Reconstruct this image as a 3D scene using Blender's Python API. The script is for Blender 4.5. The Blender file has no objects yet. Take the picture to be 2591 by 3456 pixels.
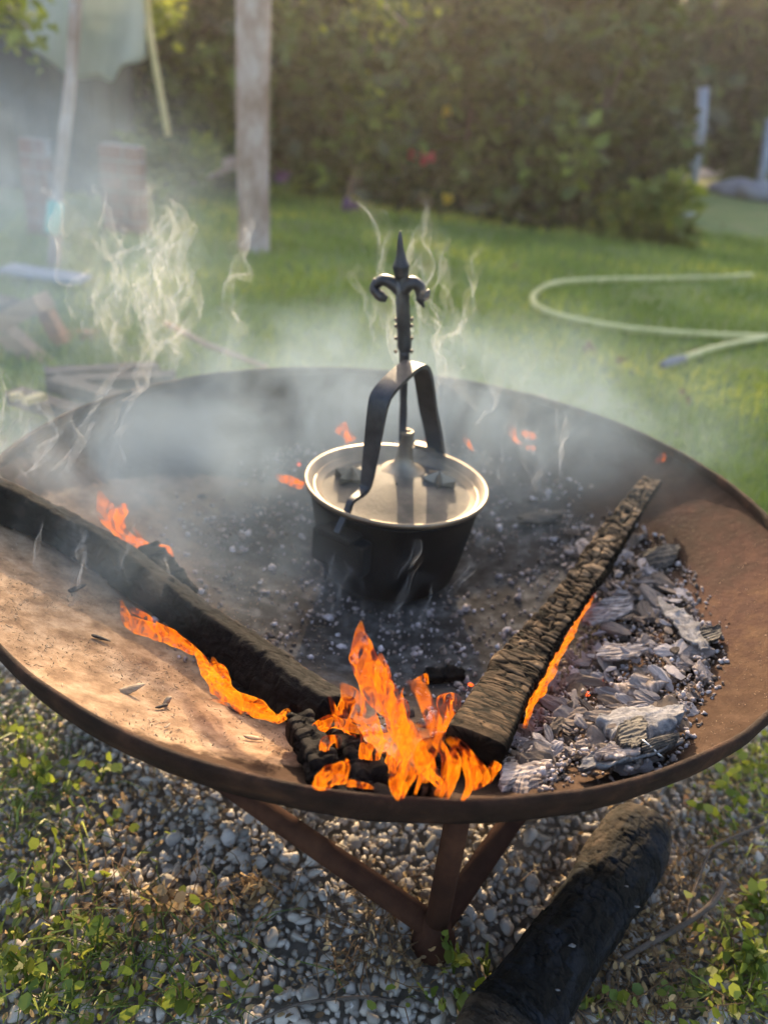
import bpy, math, random
import numpy as np
from mathutils import Vector, Matrix, noise
random.seed(7); rng = np.random.default_rng(7)
sc = bpy.context.scene
V = Vector
# ------------------------------------------------------------------ camera
PITCH, ROLL = math.radians(27.8), math.radians(5.92)
R = 0.5; RIM = 0.34; DEP = 0.14
CAM = V((-0.0098, -0.8917, RIM + 0.4361))
fw = V((0, math.cos(PITCH), -math.sin(PITCH))); r0 = V((1, 0, 0)); u0 = r0.cross(fw)
RT = r0 * math.cos(ROLL) + u0 * math.sin(ROLL); UP = u0 * math.cos(ROLL) - r0 * math.sin(ROLL)
cd = bpy.data.cameras.new('camera'); cam = bpy.data.objects.new('camera', cd); sc.collection.objects.link(cam)
M = Matrix((RT, UP, -fw)).transposed().to_4x4(); M.translation = CAM
cam.matrix_world = M
cd.sensor_fit = 'VERTICAL'; cd.sensor_height = 36; cd.lens = 27.04
cd.clip_start = 0.02; cd.clip_end = 500
cd.dof.use_dof = True; cd.dof.focus_distance = 0.70; cd.dof.aperture_fstop = 3.3
sc.camera = cam
# ------------------------------------------------------------------ world, sun, exposure
SUN_EL, SUN_AZ = math.radians(16), math.radians(-3)      # azimuth measured from +Y towards +X
w = bpy.data.worlds.new('World'); sc.world = w; w.use_nodes = True
nt = w.node_tree; nt.nodes.clear()
sky = nt.nodes.new('ShaderNodeTexSky'); sky.sky_type = 'NISHITA'; sky.sun_disc = False
sky.sun_elevation = SUN_EL; sky.sun_rotation = SUN_AZ; sky.air_density = 0.9; sky.dust_density = 4.0; sky.ozone_density = 0.6
bg = nt.nodes.new('ShaderNodeBackground'); bg.inputs[1].default_value = 0.15
wo = nt.nodes.new('ShaderNodeOutputWorld')
nt.links.new(sky.outputs[0], bg.inputs[0]); nt.links.new(bg.outputs[0], wo.inputs[0])
sd = bpy.data.lights.new('sun', 'SUN'); sd.energy = 3.3; sd.angle = math.radians(0.6); sd.color = (1.0, 0.74, 0.45)
so = bpy.data.objects.new('sun', sd); sc.collection.objects.link(so)
SUND = V((math.sin(SUN_AZ) * math.cos(SUN_EL), math.cos(SUN_AZ) * math.cos(SUN_EL), math.sin(SUN_EL)))
so.rotation_euler = SUND.to_track_quat('Z', 'Y').to_euler(); so.location = (0, 8, 6)
vs = sc.view_settings; vs.view_transform = 'Standard'; vs.look = 'None'; vs.exposure = 1.93; vs.gamma = 1.0; vs.use_curve_mapping = False
cy = sc.cycles
cy.max_bounces = 6; cy.diffuse_bounces = 3; cy.glossy_bounces = 2; cy.transmission_bounces = 3; cy.volume_bounces = 0
cy.transparent_max_bounces = 40; cy.volume_step_rate = 0.8; cy.volume_max_steps = 128
cy.sample_clamp_indirect = 4.0; cy.use_denoising = True; cy.caustics_reflective = False; cy.caustics_refractive = False

# ------------------------------------------------------------------ helpers
F = 0.751 * 3456
def ray(px, py): return RT * ((px - 1295.5) / F) + UP * (-(py - 1728) / F) + fw
def hz(px, py, z=0.0):
    d = ray(px, py); return CAM + d * ((z - CAM.z) / d.z)
def hy(px, py, y):
    d = ray(px, py); return CAM + d * ((y - CAM.y) / d.y)
def zb(x, y): return RIM - 0.010 - DEP * (1 - min(1.0, (x * x + y * y) / (R * R)))
def hb(px, py, lift=0.0):
    z = 0.25
    for _ in range(14):
        p = hz(px, py, z); z = 0.5 * z + 0.5 * (zb(p.x, p.y) + lift)
    return V((p.x, p.y, z))
def nz(x, y, z, s=1.0): return noise.noise(V((x * s, y * s, z * s)))
COL = sc.collection
def tag(o, label=None, cat=None, group=None, kind=None):
    if label: o['label'] = label
    if cat: o['category'] = cat
    if group: o['group'] = group
    if kind: o['kind'] = kind
    return o
def empty(name, loc, label=None, cat=None, group=None, kind=None):
    o = bpy.data.objects.new(name, None); COL.objects.link(o); o.location = loc; o.empty_display_size = 0.02
    return tag(o, label, cat, group, kind)
def wloc(o):
    p = V((0, 0, 0))
    while o is not None: p = p + o.location; o = o.parent
    return p
def mesh(name, verts, faces, mat=None, parent=None, smooth=False, origin=None, attrs=None):
    """world-space verts -> object; origin becomes the object's location"""
    v = np.asarray(verts, dtype=np.float64).reshape(-1, 3)
    pl = wloc(parent) if parent else V((0, 0, 0))
    if origin is None:
        origin = V((float(v[:, 0].mean()), float(v[:, 1].mean()), float(v[:, 2].min())))
    origin = V(origin)
    me = bpy.data.meshes.new(name)
    fa = faces
    if isinstance(fa, np.ndarray):
        n, k = fa.shape
        me.vertices.add(len(v)); me.vertices.foreach_set('co', (v - np.array(origin)).astype(np.float32).ravel())
        me.loops.add(n * k); me.loops.foreach_set('vertex_index', fa.astype(np.int32).ravel())
        me.polygons.add(n); me.polygons.foreach_set('loop_start', np.arange(0, n * k, k, dtype=np.int32))
        me.polygons.foreach_set('loop_total', np.full(n, k, dtype=np.int32))
        me.update(calc_edges=True)
    else:
        me.from_pydata((v - np.array(origin)).tolist(), [], fa); me.update()
    if attrs:
        for an, av in attrs.items():
            a = me.attributes.new(an, 'FLOAT', 'POINT'); a.data.foreach_set('value', np.asarray(av, dtype=np.float32))
    if mat: me.materials.append(mat)
    if smooth: me.polygons.foreach_set('use_smooth', [True] * len(me.polygons))
    o = bpy.data.objects.new(name, me); COL.objects.link(o)
    o.location = origin - pl
    if parent: o.parent = parent
    return o
def grid_faces(n, m, closed_m=True, closed_n=False):
    f = []
    for i in range(n if closed_n else n - 1):
        for j in range(m if closed_m else m - 1):
            a = i * m + j; b = i * m + (j + 1) % m; i2 = (i + 1) % n
            f.append((a, b, i2 * m + (j + 1) % m, i2 * m + j))
    return f
def lathe(profile, seg, cx, cy_, cap_end=False):
    vs_ = []
    for (r, z) in profile:
        for j in range(seg):
            a = 2 * math.pi * j / seg
            vs_.append((cx + r * math.cos(a), cy_ + r * math.sin(a), z))
    return vs_, grid_faces(len(profile), seg)
def catmull(pts, n):
    P = [V(p) for p in pts]; P = [P[0] * 2 - P[1]] + P + [P[-1] * 2 - P[-2]]
    out = []
    for i in range(1, len(P) - 2):
        for k in range(n):
            t = k / n; a, b, c, d = P[i - 1], P[i], P[i + 1], P[i + 2]
            out.append(0.5 * ((2 * b) + (c - a) * t + (2 * a - 5 * b + 4 * c - d) * t * t + (3 * b - a - 3 * c + d) * t ** 3))
    out.append(P[-2]); return out
def frames(pts, up):
    T = []
    for i in range(len(pts)):
        a = pts[max(0, i - 1)]; b = pts[min(len(pts) - 1, i + 1)]; T.append((b - a).normalized())
    N = []; u = V(up)
    for t in T:
        n = (u - t * u.dot(t))
        if n.length < 1e-5: n = t.orthogonal()
        n.normalize(); N.append(n); u = n
    return T, N
def tube(pts, rad, seg=10, ab=(1, 1), up=(0, 0, 1), cap=True, disp=None, power=2.0):
    """sweep; rad float or list; ab = scale along side/up axes; power>2 boxes the section"""
    pts = [V(p) for p in pts]; T, N = frames(pts, up)
    vs_ = []; n = len(pts)
    for i, p in enumerate(pts):
        r = rad[i] if hasattr(rad, '__len__') else rad
        B = T[i].cross(N[i])
        for j in range(seg):
            a = 2 * math.pi * j / seg; c, s = math.cos(a), math.sin(a)
            if power != 2.0:
                k = (abs(c) ** power + abs(s) ** power) ** (-1 / power); c *= k; s *= k
            d = 0.0
            if disp: d = disp(i / (n - 1), a, p)
            vs_.append(p + B * (c * (r + d) * ab[0]) + N[i] * (s * (r + d) * ab[1]))
    f = grid_faces(n, seg)
    if cap:
        f.append(tuple(range(seg))[::-1]); f.append(tuple((n - 1) * seg + j for j in range(seg)))
    return [tuple(v) for v in vs_], f
def join(*parts):
    v = []; f = []
    for (a, b) in parts:
        o = len(v); v += list(a); f += [tuple(i + o for i in q) for q in b]
    return v, f
def box(c, s, rot=None):
    c = V(c); m = rot or Matrix.Identity(3); v = []
    for x in (-1, 1):
        for y in (-1, 1):
            for z in (-1, 1): v.append(tuple(c + m @ V((x * s[0] / 2, y * s[1] / 2, z * s[2] / 2))))
    return v, [(0, 1, 3, 2), (4, 6, 7, 5), (0, 4, 5, 1), (2, 3, 7, 6), (0, 2, 6, 4), (1, 5, 7, 3)]

# ------------------------------------------------------------------ materials
def mat(name, stops, scale=8.0, detail=6, rough=0.8, bump=0.3, bscale=None, bdist=0.01, metal=0.0, spec=0.5,
        attr=None, attr_stops=None, rand=False, stretch=None, trans=0.0, sheen=0.0, rough2=None, coord='Object', distort=0.0):
    m = bpy.data.materials.new(name); m.use_nodes = True; n = m.node_tree.nodes; l = m.node_tree.links
    b = n['Principled BSDF']; tc = n.new('ShaderNodeTexCoord'); src = tc.outputs[coord]
    if stretch:
        mp = n.new('ShaderNodeMapping'); mp.inputs['Scale'].default_value = stretch; l.new(src, mp.inputs[0]); src = mp.outputs[0]
    t = n.new('ShaderNodeTexNoise'); t.inputs['Scale'].default_value = scale; t.inputs['Detail'].default_value = detail
    t.inputs['Roughness'].default_value = 0.62; t.inputs['Distortion'].default_value = distort; l.new(src, t.inputs['Vector'])
    cr = n.new('ShaderNodeValToRGB'); e = cr.color_ramp.elements
    while len(e) < len(stops): e.new(0.5)
    for k, (p, c) in enumerate(stops): e[k].position = p; e[k].color = (*c, 1)
    l.new(t.outputs[0], cr.inputs[0]); out = cr.outputs[0]
    if attr or rand:
        c2 = n.new('ShaderNodeValToRGB'); e = c2.color_ramp.elements
        while len(e) < len(attr_stops): e.new(0.5)
        for k, (p, c) in enumerate(attr_stops): e[k].position = p; e[k].color = (*c, 1)
        if attr:
            at = n.new('ShaderNodeAttribute'); at.attribute_name = attr; l.new(at.outputs['Fac'], c2.inputs[0])
        else:
            oi = n.new('ShaderNodeObjectInfo'); l.new(oi.outputs['Random'], c2.inputs[0])
        mx = n.new('ShaderNodeMix'); mx.data_type = 'RGBA'; mx.blend_type = 'MULTIPLY'; mx.inputs[0].default_value = 1.0
        l.new(out, mx.inputs[6]); l.new(c2.outputs[0], mx.inputs[7]); out = mx.outputs[2]
    l.new(out, b.inputs['Base Color'])
    b.inputs['Roughness'].default_value = rough; b.inputs['Metallic'].default_value = metal
    b.inputs['Specular IOR Level'].default_value = spec
    if rough2 is not None:
        mr = n.new('ShaderNodeMapRange'); mr.inputs[3].default_value = rough; mr.inputs[4].default_value = rough2
        l.new(t.outputs[0], mr.inputs[0]); l.new(mr.outputs[0], b.inputs['Roughness'])
    if bump:
        t2 = n.new('ShaderNodeTexNoise'); t2.inputs['Scale'].default_value = bscale or scale * 3; t2.inputs['Detail'].default_value = 8
        t2.inputs['Roughness'].default_value = 0.7; l.new(src, t2.inputs['Vector'])
        bp = n.new('ShaderNodeBump'); bp.inputs['Strength'].default_value = bump; bp.inputs['Distance'].default_value = bdist
        l.new(t2.outputs[0], bp.inputs['Height']); l.new(bp.outputs[0], b.inputs['Normal'])
    if trans:
        tr = n.new('ShaderNodeBsdfTranslucent'); l.new(out, tr.inputs[0]); ms = n.new('ShaderNodeMixShader'); ms.inputs[0].default_value = trans
        l.new(b.outputs[0], ms.inputs[1]); l.new(tr.outputs[0], ms.inputs[2]); l.new(ms.outputs[0], n['Material Output'].inputs[0])
    return m
G = lambda v: (v, v, v)
M_soil = mat('soil', [(0.3, (0.17, 0.15, 0.125)), (0.7, (0.40, 0.36, 0.31))], 30, bump=0.6, bdist=0.01, rough=0.95)
M_lawn = mat('lawn_ground', [(0.3, (0.11, 0.16, 0.04)), (0.5, (0.16, 0.21, 0.06)), (0.72, (0.24, 0.23, 0.10))], 2.2, bump=0.6, bscale=60, bdist=0.02, rough=0.95)
STONE = [(0.25, (0.20, 0.19, 0.185)), (0.45, (0.42, 0.40, 0.385)), (0.6, (0.58, 0.55, 0.52)), (0.75, (0.72, 0.67, 0.62))]
STT = [(0.0, (0.52, 0.48, 0.42)), (0.35, (0.90, 0.85, 0.77)), (0.6, (1.15, 1.07, 0.96)), (0.8, (0.8, 0.7, 0.58)), (0.93, (1.1, 1.06, 1.02)), (1.0, (0.5, 0.42, 0.34))]
M_stone = mat('pale_stone', STONE, 90, bump=0.35, bscale=300, bdist=0.002, rough=0.75, rand=True, attr_stops=STT, distort=0.6)
M_stone_s = mat('pale_stone_mass', STONE, 90, bump=0.3, bscale=300, bdist=0.002, rough=0.75, attr='tint', attr_stops=STT, distort=0.6)
M_rust = mat('rusty_iron', [(0.25, (0.018, 0.008, 0.006)), (0.5, (0.05, 0.020, 0.012)), (0.75, (0.11, 0.046, 0.024))], 14, bump=0.4, bscale=160, bdist=0.002, rough=0.85, spec=0.15)
M_rim = mat('rim_iron', [(0.3, (0.010, 0.006, 0.004)), (0.55, (0.030, 0.014, 0.009)), (0.8, (0.10, 0.045, 0.024))], 30, bump=0.8, bscale=220, bdist=0.002, rough=0.8, spec=0.15)
M_black = mat('sooty_iron', [(0.3, G(0.003)), (0.7, (0.010, 0.009, 0.009))], 20, bump=0.4, bscale=120, bdist=0.002, rough=0.75, spec=.25)
M_wrought = mat('wrought_iron', [(0.3, (0.02, 0.022, 0.027)), (0.7, (0.07, 0.07, 0.078))], 40, bump=0.3, bscale=200, bdist=0.001, rough=0.45, metal=0.6)
M_lid = mat('cast_iron_lid', [(0.25, (0.13, 0.10, 0.075)), (0.5, (0.22, 0.175, 0.13)), (0.75, (0.32, 0.26, 0.19))], 24, bump=0.25, bscale=260, bdist=0.001, rough=0.36, metal=0.85, rough2=0.5)
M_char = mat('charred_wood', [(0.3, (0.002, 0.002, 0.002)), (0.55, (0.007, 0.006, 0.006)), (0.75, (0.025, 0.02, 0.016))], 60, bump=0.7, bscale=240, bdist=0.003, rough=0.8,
             attr='ash', attr_stops=[(0.0, G(0.8)), (0.45, (1.6, 1.45, 1.3)), (0.8, (5.0, 4.4, 3.8)), (1.0, (12, 8.6, 5.6))], spec=0.1)  # upper ash stops also carry the left timber's painted sunlit edge
M_black_log = mat('burnt_bark', [(0.3, (0.001, 0.0014, 0.002)), (0.6, (0.003, 0.004, 0.006)), (0.8, (0.011, 0.013, 0.017))], 30, bump=0.8, bscale=110, bdist=0.004, rough=0.62,
                  attr='brown', attr_stops=[(0.0, G(0.15)), (0.06, G(1.3)), (0.32, (3.6, 3.6, 3.8)), (0.6, (12.0, 6.6, 3.2)), (1.0, (30, 16.0, 7.6))], rough2=0.85, spec=.2)
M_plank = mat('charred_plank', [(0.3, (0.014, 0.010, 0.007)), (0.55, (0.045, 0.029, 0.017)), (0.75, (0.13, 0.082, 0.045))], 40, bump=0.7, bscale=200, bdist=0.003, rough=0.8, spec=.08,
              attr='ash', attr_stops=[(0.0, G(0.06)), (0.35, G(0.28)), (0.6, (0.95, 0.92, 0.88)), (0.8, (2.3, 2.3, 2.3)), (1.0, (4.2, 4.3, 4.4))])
COAL = [(0.3, (0.09, 0.08, 0.075)), (0.5, (0.34, 0.305, 0.295)), (0.7, (0.62, 0.575, 0.575))]
COALT = [(0.0, (0.3, 0.26, 0.22)), (0.22, (0.7, 0.6, 0.5)), (0.6, (0.95, 0.88, 0.84)), (0.8, (1.2, 1.2, 1.25)), (1.0, (1.4, 1.38, 1.42))]
M_coal = mat('ashy_charcoal', COAL, 70, bump=0.8, bscale=230, bdist=0.003, rough=0.9, spec=.1, rand=True, attr_stops=COALT, stretch=(3.5, 1, 1))
M_crumb = mat('ash_crumbs', COAL, 120, bump=0.4, bscale=300, bdist=0.002, rough=0.95, spec=.08, attr='tint', attr_stops=COALT)
M_ash = mat('white_ash', [(0.3, (0.10, 0.095, 0.10)), (0.45, (0.22, 0.21, 0.215)), (0.7, (0.38, 0.365, 0.37))], 70, bump=1.0, bscale=170, bdist=0.005, rough=0.95, spec=.1)
M_fibre = mat('ashy_fibre', [(0.35, (0.08, 0.062, 0.056)), (0.5, (0.25, 0.21, 0.195)), (0.65, (0.46, 0.41, 0.385))], 26, bump=0.5, bscale=60, bdist=0.0015, rough=0.95, spec=.08, stretch=(1, 9, 9))
M_darkchar = mat('dark_ridged_charcoal', [(0.3, (0.012, 0.01, 0.009)), (0.7, (0.07, 0.055, 0.045))], 40, bump=0.6, bscale=120, bdist=0.003, rough=0.7, stretch=(1, 5, 5))
M_chip = mat('pale_wood_chip', [(0.3, (0.22, 0.15, 0.09)), (0.7, (0.55, 0.42, 0.28))], 60, bump=0.3, rough=0.85, stretch=(1, 5, 5))
M_wood = mat('split_firewood', [(0.3, (0.32, 0.19, 0.11)), (0.6, (0.5, 0.33, 0.2)), (0.8, (0.66, 0.5, 0.34))], 6, bump=0.4, bscale=40, bdist=0.004, rough=0.8, stretch=(1, 8, 8))
M_wood2 = mat('orange_firewood', [(0.3, (0.35, 0.14, 0.05)), (0.7, (0.6, 0.30, 0.12))], 6, bump=0.4, bscale=40, bdist=0.004, rough=0.8, stretch=(1, 8, 8))
M_bark = mat('grey_bark', [(0.3, (0.22, 0.13, 0.09)), (0.5, (0.42, 0.30, 0.25)), (0.7, (0.60, 0.52, 0.50))], 9, bump=0.8, bscale=30, bdist=0.01, rough=0.9, stretch=(1, 1, 0.6))
M_leaf = mat('hedge_leaf', [(0.35, (0.022, 0.036, 0.011)), (0.65, (0.12, 0.16, 0.045))], 2, bump=0, rough=0.5, attr='tint',
             attr_stops=[(0.15, (0.35, 0.35, 0.3)), (0.5, (0.9, 0.9, 0.7)), (0.85, (2.2, 2.2, 1.4)), (0.97, (2.6, 2.4, 1.0)), (1.0, (3.5, 3.0, 0.9))], trans=0.22)
M_leaf2 = mat('bright_leaf', [(0.3, (0.12, 0.17, 0.025)), (0.7, (0.27, 0.33, 0.06))], 3, bump=0, rough=0.5, attr='tint',
             attr_stops=[(0.0, (0.6, 0.7, 0.6)), (0.6, (1.1, 1.0, 0.9)), (1.0, (1.8, 1.5, 0.8))], trans=0.45)
M_grass = mat('grass_blade', [(0.3, (0.22, 0.29, 0.05)), (0.7, (0.40, 0.46, 0.10))], 2.5, bump=0, rough=0.5, attr='tint',
             attr_stops=[(0.0, (0.6, 0.7, 0.6)), (0.6, (1.0, 1.0, 1.0)), (0.9, (1.7, 1.4, 1.1)), (1.0, (2.4, 1.8, 1.4))], trans=0.3)
M_dry = mat('dry_leaf', [(0.3, (0.26, 0.17, 0.08)), (0.7, (0.52, 0.40, 0.23))], 30, bump=0.2, rough=0.8, attr='tint', attr_stops=[(0.0, (0.5, 0.4, 0.35)), (0.5, (1, 0.95, 0.9)), (1.0, (1.5, 1.4, 1.2))], trans=0.3)
M_twig = mat('grey_twig', [(0.3, (0.06, 0.045, 0.035)), (0.7, (0.16, 0.12, 0.095))], 40, bump=0.5, bscale=100, rough=0.85)
M_hose = mat('yellow_hose', [(0.3, (0.42, 0.40, 0.16)), (0.7, (0.62, 0.58, 0.26))], 6, bump=0.1, rough=0.5)
M_canvas = mat('pale_green_canvas', [(0.3, (0.40, 0.42, 0.36)), (0.7, (0.54, 0.56, 0.50))], 3, bump=0.3, bscale=12, bdist=0.02, rough=0.85, trans=0.3)
M_bamboo = mat('yellow_bamboo', [(0.3, (0.42, 0.32, 0.14)), (0.7, (0.6, 0.5, 0.25))], 8, bump=0.1, rough=0.6)
M_red = mat('red_brick_clay', [(0.3, (0.13, 0.045, 0.035)), (0.7, (0.24, 0.09, 0.07))], 8, bump=0.4, bscale=40, rough=0.9)
M_teal = mat('teal_plastic', [(0.3, (0.08, 0.42, 0.36)), (0.7, (0.14, 0.55, 0.47))], 8, bump=0, rough=0.4)
M_blue = mat('pale_blue_plastic', [(0.3, (0.24, 0.27, 0.34)), (0.7, (0.34, 0.37, 0.45))], 5, bump=0.1, rough=0.5)
M_greystone = mat('grey_rock', [(0.3, (0.16, 0.16, 0.19)), (0.7, (0.36, 0.35, 0.4))], 5, bump=0.6, bscale=18, bdist=0.03, rough=0.9)
M_dark = mat('dark_boards', [(0.3, (0.03, 0.027, 0.022)), (0.7, (0.075, 0.065, 0.05))], 5, bump=0.4, rough=0.9)
M_pink = mat('pink_petals', [(0.3, (0.5, 0.02, 0.05)), (0.7, (0.8, 0.05, 0.1))], 20, bump=0, rough=0.5, trans=0.3)
M_mauve = mat('mauve_petals', [(0.3, (0.16, 0.08, 0.14)), (0.7, (0.26, 0.14, 0.24))], 20, bump=0, rough=0.5, trans=0.3)
M_yel = mat('yellow_petals', [(0.3, (0.6, 0.4, 0.03)), (0.7, (0.8, 0.6, 0.06))], 20, bump=0, rough=0.5, trans=0.3)
M_wire = mat('bright_wire', [(0.3, G(0.5)), (0.7, G(0.7))], 20, bump=0, rough=0.35, metal=0.9)

# the dish: bare rusty iron, pale brown ash dust on the left front, dark ash in the middle
def dish_material():
    m = bpy.data.materials.new('dusty_rusty_dish'); m.use_nodes = True; n = m.node_tree.nodes; l = m.node_tree.links
    b = n['Principled BSDF']; tc = n.new('ShaderNodeTexCoord')
    def noi(s, d=8, r=0.65):
        t = n.new('ShaderNodeTexNoise'); t.inputs['Scale'].default_value = s; t.inputs['Detail'].default_value = d; t.inputs['Roughness'].default_value = r
        l.new(tc.outputs['Object'], t.inputs[0]); return t.outputs[0]
    def ramp(src, stops):
        c = n.new('ShaderNodeValToRGB'); e = c.color_ramp.elements
        while len(e) < len(stops): e.new(0.5)
        for k, (p, cc) in enumerate(stops): e[k].position = p; e[k].color = (*cc, 1)
        l.new(src, c.inputs[0]); return c.outputs[0]
    def math_(op, a, b_=None, c=None):
        x = n.new('ShaderNodeMath'); x.operation = op
        for i, q in enumerate((a, b_, c)):
            if q is None: continue
            if isinstance(q, (int, float)): x.inputs[i].default_value = q
            else: l.new(q, x.inputs[i])
        return x.outputs[0]
    def dist(cx, cy_):
        v = n.new('ShaderNodeVectorMath'); v.operation = 'MULTIPLY_ADD'; l.new(tc.outputs['Object'], v.inputs[0])
        v.inputs[1].default_value = (1, 1, 0); v.inputs[2].default_value = (-cx, -cy_, 0)
        q = n.new('ShaderNodeVectorMath'); q.operation = 'LENGTH'; l.new(v.outputs[0], q.inputs[0]); return q.outputs['Value']
    iron = ramp(math_('ADD', math_('MULTIPLY', noi(6), .55), math_('MULTIPLY', noi(55), .45)), [(0.3, (0.015, 0.0105, 0.009)), (0.5, (0.029, 0.0200, 0.0165)), (0.7, (0.058, 0.040, 0.032))])
    dust = ramp(noi(45), [(0.3, (0.13, 0.08, 0.05)), (0.48, (0.26, 0.17, 0.105)), (0.7, (0.42, 0.30, 0.20))])
    ash = ramp(noi(38), [(0.3, (0.022, 0.020, 0.019)), (0.5, (0.05, 0.046, 0.044)), (0.72, (0.15, 0.145, 0.14))])
    wob = math_('MULTIPLY', math_('SUBTRACT', noi(7), 0.5), 0.12); fine = math_('MULTIPLY', math_('SUBTRACT', noi(60), 0.5), 0.05)
    wf = math_('ADD', wob, fine)
    # dust lies left-front inside a circle; the crescent near the left rim stays bare
    dl = math_('ADD', dist(-0.12, -0.12), math_('MULTIPLY', fine, 0.8))
    mr = n.new('ShaderNodeMapRange'); mr.interpolation_type = 'SMOOTHSTEP'; l.new(dl, mr.inputs[0]); mr.inputs[1].default_value = 0.322; mr.inputs[2].default_value = 0.334; mr.inputs[3].default_value = 1; mr.inputs[4].default_value = 0
    lr = n.new('ShaderNodeMapRange'); lr.interpolation_type = 'SMOOTHSTEP'
    sx = n.new('ShaderNodeSeparateXYZ'); l.new(tc.outputs['Object'], sx.inputs[0])
    l.new(math_('ADD', sx.outputs[0], wf), lr.inputs[0]); lr.inputs[1].default_value = -0.02; lr.inputs[2].default_value = 0.10; lr.inputs[3].default_value = 1; lr.inputs[4].default_value = 0
    dmask = math_('MULTIPLY', mr.outputs[0], lr.outputs[0])
    ar = n.new('ShaderNodeMapRange'); ar.interpolation_type = 'SMOOTHSTEP'; l.new(math_('ADD', dist(0.03, 0.02), wf), ar.inputs[0]); ar.inputs[1].default_value = 0.24; ar.inputs[2].default_value = 0.34; ar.inputs[3].default_value = 1; ar.inputs[4].default_value = 0
    def mix(f, a, b_):
        x = n.new('ShaderNodeMix'); x.data_type = 'RGBA'; l.new(f, x.inputs[0]); l.new(a, x.inputs[6]); l.new(b_, x.inputs[7]); return x.outputs[2]
    # light speckles of ash everywhere on the iron
    spk = n.new('ShaderNodeMapRange'); l.new(noi(150, 4, 0.8), spk.inputs[0]); spk.inputs[1].default_value = 0.66; spk.inputs[2].default_value = 0.72
    iron2 = mix(math_('MULTIPLY', spk.outputs[0], 0.35), iron, dust)
    c = mix(ar.outputs[0], mix(dmask, iron2, dust), ash)
    l.new(c, b.inputs['Base Color'])
    rr = n.new('ShaderNodeMapRange'); l.new(math_('MAXIMUM', dmask, ar.outputs[0]), rr.inputs[0]); rr.inputs[3].default_value = 0.62; rr.inputs[4].default_value = 0.95
    l.new(rr.outputs[0], b.inputs['Roughness']); mm_ = n.new('ShaderNodeMapRange'); l.new(math_('MAXIMUM', dmask, ar.outputs[0]), mm_.inputs[0]); mm_.inputs[3].default_value = 0.65; mm_.inputs[4].default_value = 0.0; l.new(mm_.outputs[0], b.inputs['Metallic'])
    b.inputs['Specular IOR Level'].default_value = 0.13; b.inputs['Specular Tint'].default_value = (0.38, 0.32, 0.275, 1)
    bp = n.new('ShaderNodeBump'); bp.inputs['Strength'].default_value = 0.45; bp.inputs['Distance'].default_value = 0.003
    l.new(math_('ADD', noi(120), math_('MULTIPLY', noi(18), 1.2)), bp.inputs['Height']); l.new(bp.outputs[0], b.inputs['Normal'])
    return m
M_dish = dish_material()

def flame_material(name, hot, cool, strength, thin=0.08):
    m = bpy.data.materials.new(name); m.use_nodes = True; n = m.node_tree.nodes; l = m.node_tree.links; n.remove(n['Principled BSDF'])
    at = n.new('ShaderNodeAttribute'); at.attribute_name = 'heat'
    tc = n.new('ShaderNodeTexCoord'); mp = n.new('ShaderNodeMapping'); mp.inputs['Scale'].default_value = (75, 75, 22); l.new(tc.outputs['Object'], mp.inputs[0])
    t = n.new('ShaderNodeTexNoise'); t.inputs['Scale'].default_value = 1.0; t.inputs['Detail'].default_value = 2; t.inputs['Distortion'].default_value = 1.4; l.new(mp.outputs[0], t.inputs[0])
    lw = n.new('ShaderNodeLayerWeight'); lw.inputs[0].default_value = 0.5
    def math_(op, a, b_=None, clamp=False):
        x = n.new('ShaderNodeMath'); x.operation = op; x.use_clamp = clamp
        for i, q in enumerate((a, b_)):
            if q is None: continue
            if isinstance(q, (int, float)): x.inputs[i].default_value = q
            else: l.new(q, x.inputs[i])
        return x.outputs[0]
    edge = math_('POWER', lw.outputs['Facing'], 2.5)
    line = math_('SUBTRACT', 1.0, math_('MULTIPLY', math_('ABSOLUTE', math_('SUBTRACT', t.outputs[0], 0.52)), 14.0), True)
    heat = math_('ADD', math_('ADD', math_('MULTIPLY', at.outputs['Fac'], 0.55), 0.18), math_('MULTIPLY', math_('SUBTRACT', t.outputs[0], 0.5), 1.7))
    heat2 = math_('ADD', math_('ADD', heat, math_('MULTIPLY', edge, 0.25)), math_('MULTIPLY', line, 0.30), True)
    cr = n.new('ShaderNodeValToRGB'); e = cr.color_ramp.elements; e[0].position = 0.15; e[0].color = (*cool, 1); e[1].position = 0.95; e[1].color = (*hot, 1)
    x = e.new(0.5); x.color = (1.0, 0.20, 0.003, 1); l.new(heat2, cr.inputs[0])
    em = n.new('ShaderNodeEmission'); l.new(cr.outputs[0], em.inputs[0])
    l.new(math_('MULTIPLY', math_('ADD', 0.50, math_('MULTIPLY', heat2, 1.5)), strength), em.inputs[1])
    tr = n.new('ShaderNodeBsdfTransparent'); ms = n.new('ShaderNodeMixShader')
    fade = n.new('ShaderNodeAttribute'); fade.attribute_name = 'fade'
    soft = math_('SUBTRACT', 1.0, math_('POWER', lw.outputs['Facing'], 6.0), True)
    al = math_('MULTIPLY', math_('ADD', math_('ADD', thin, math_('MULTIPLY', edge, 0.6)), math_('ADD', math_('MULTIPLY', line, 0.25), math_('MULTIPLY', math_('SUBTRACT', t.outputs[0], 0.46), 1.5)), True), math_('MULTIPLY', fade.outputs['Fac'], soft), True)
    l.new(al, ms.inputs[0]); l.new(tr.outputs[0], ms.inputs[1]); l.new(em.outputs[0], ms.inputs[2]); l.new(ms.outputs[0], n['Material Output'].inputs[0])
    m.cycles.emission_sampling = 'FRONT_BACK'
    return m
M_flame = flame_material('flame', (1.0, 0.62, 0.05), (0.95, 0.09, 0.010), 0.46)
M_ember = bpy.data.materials.new('glowing_ember'); M_ember.use_nodes = True
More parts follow.
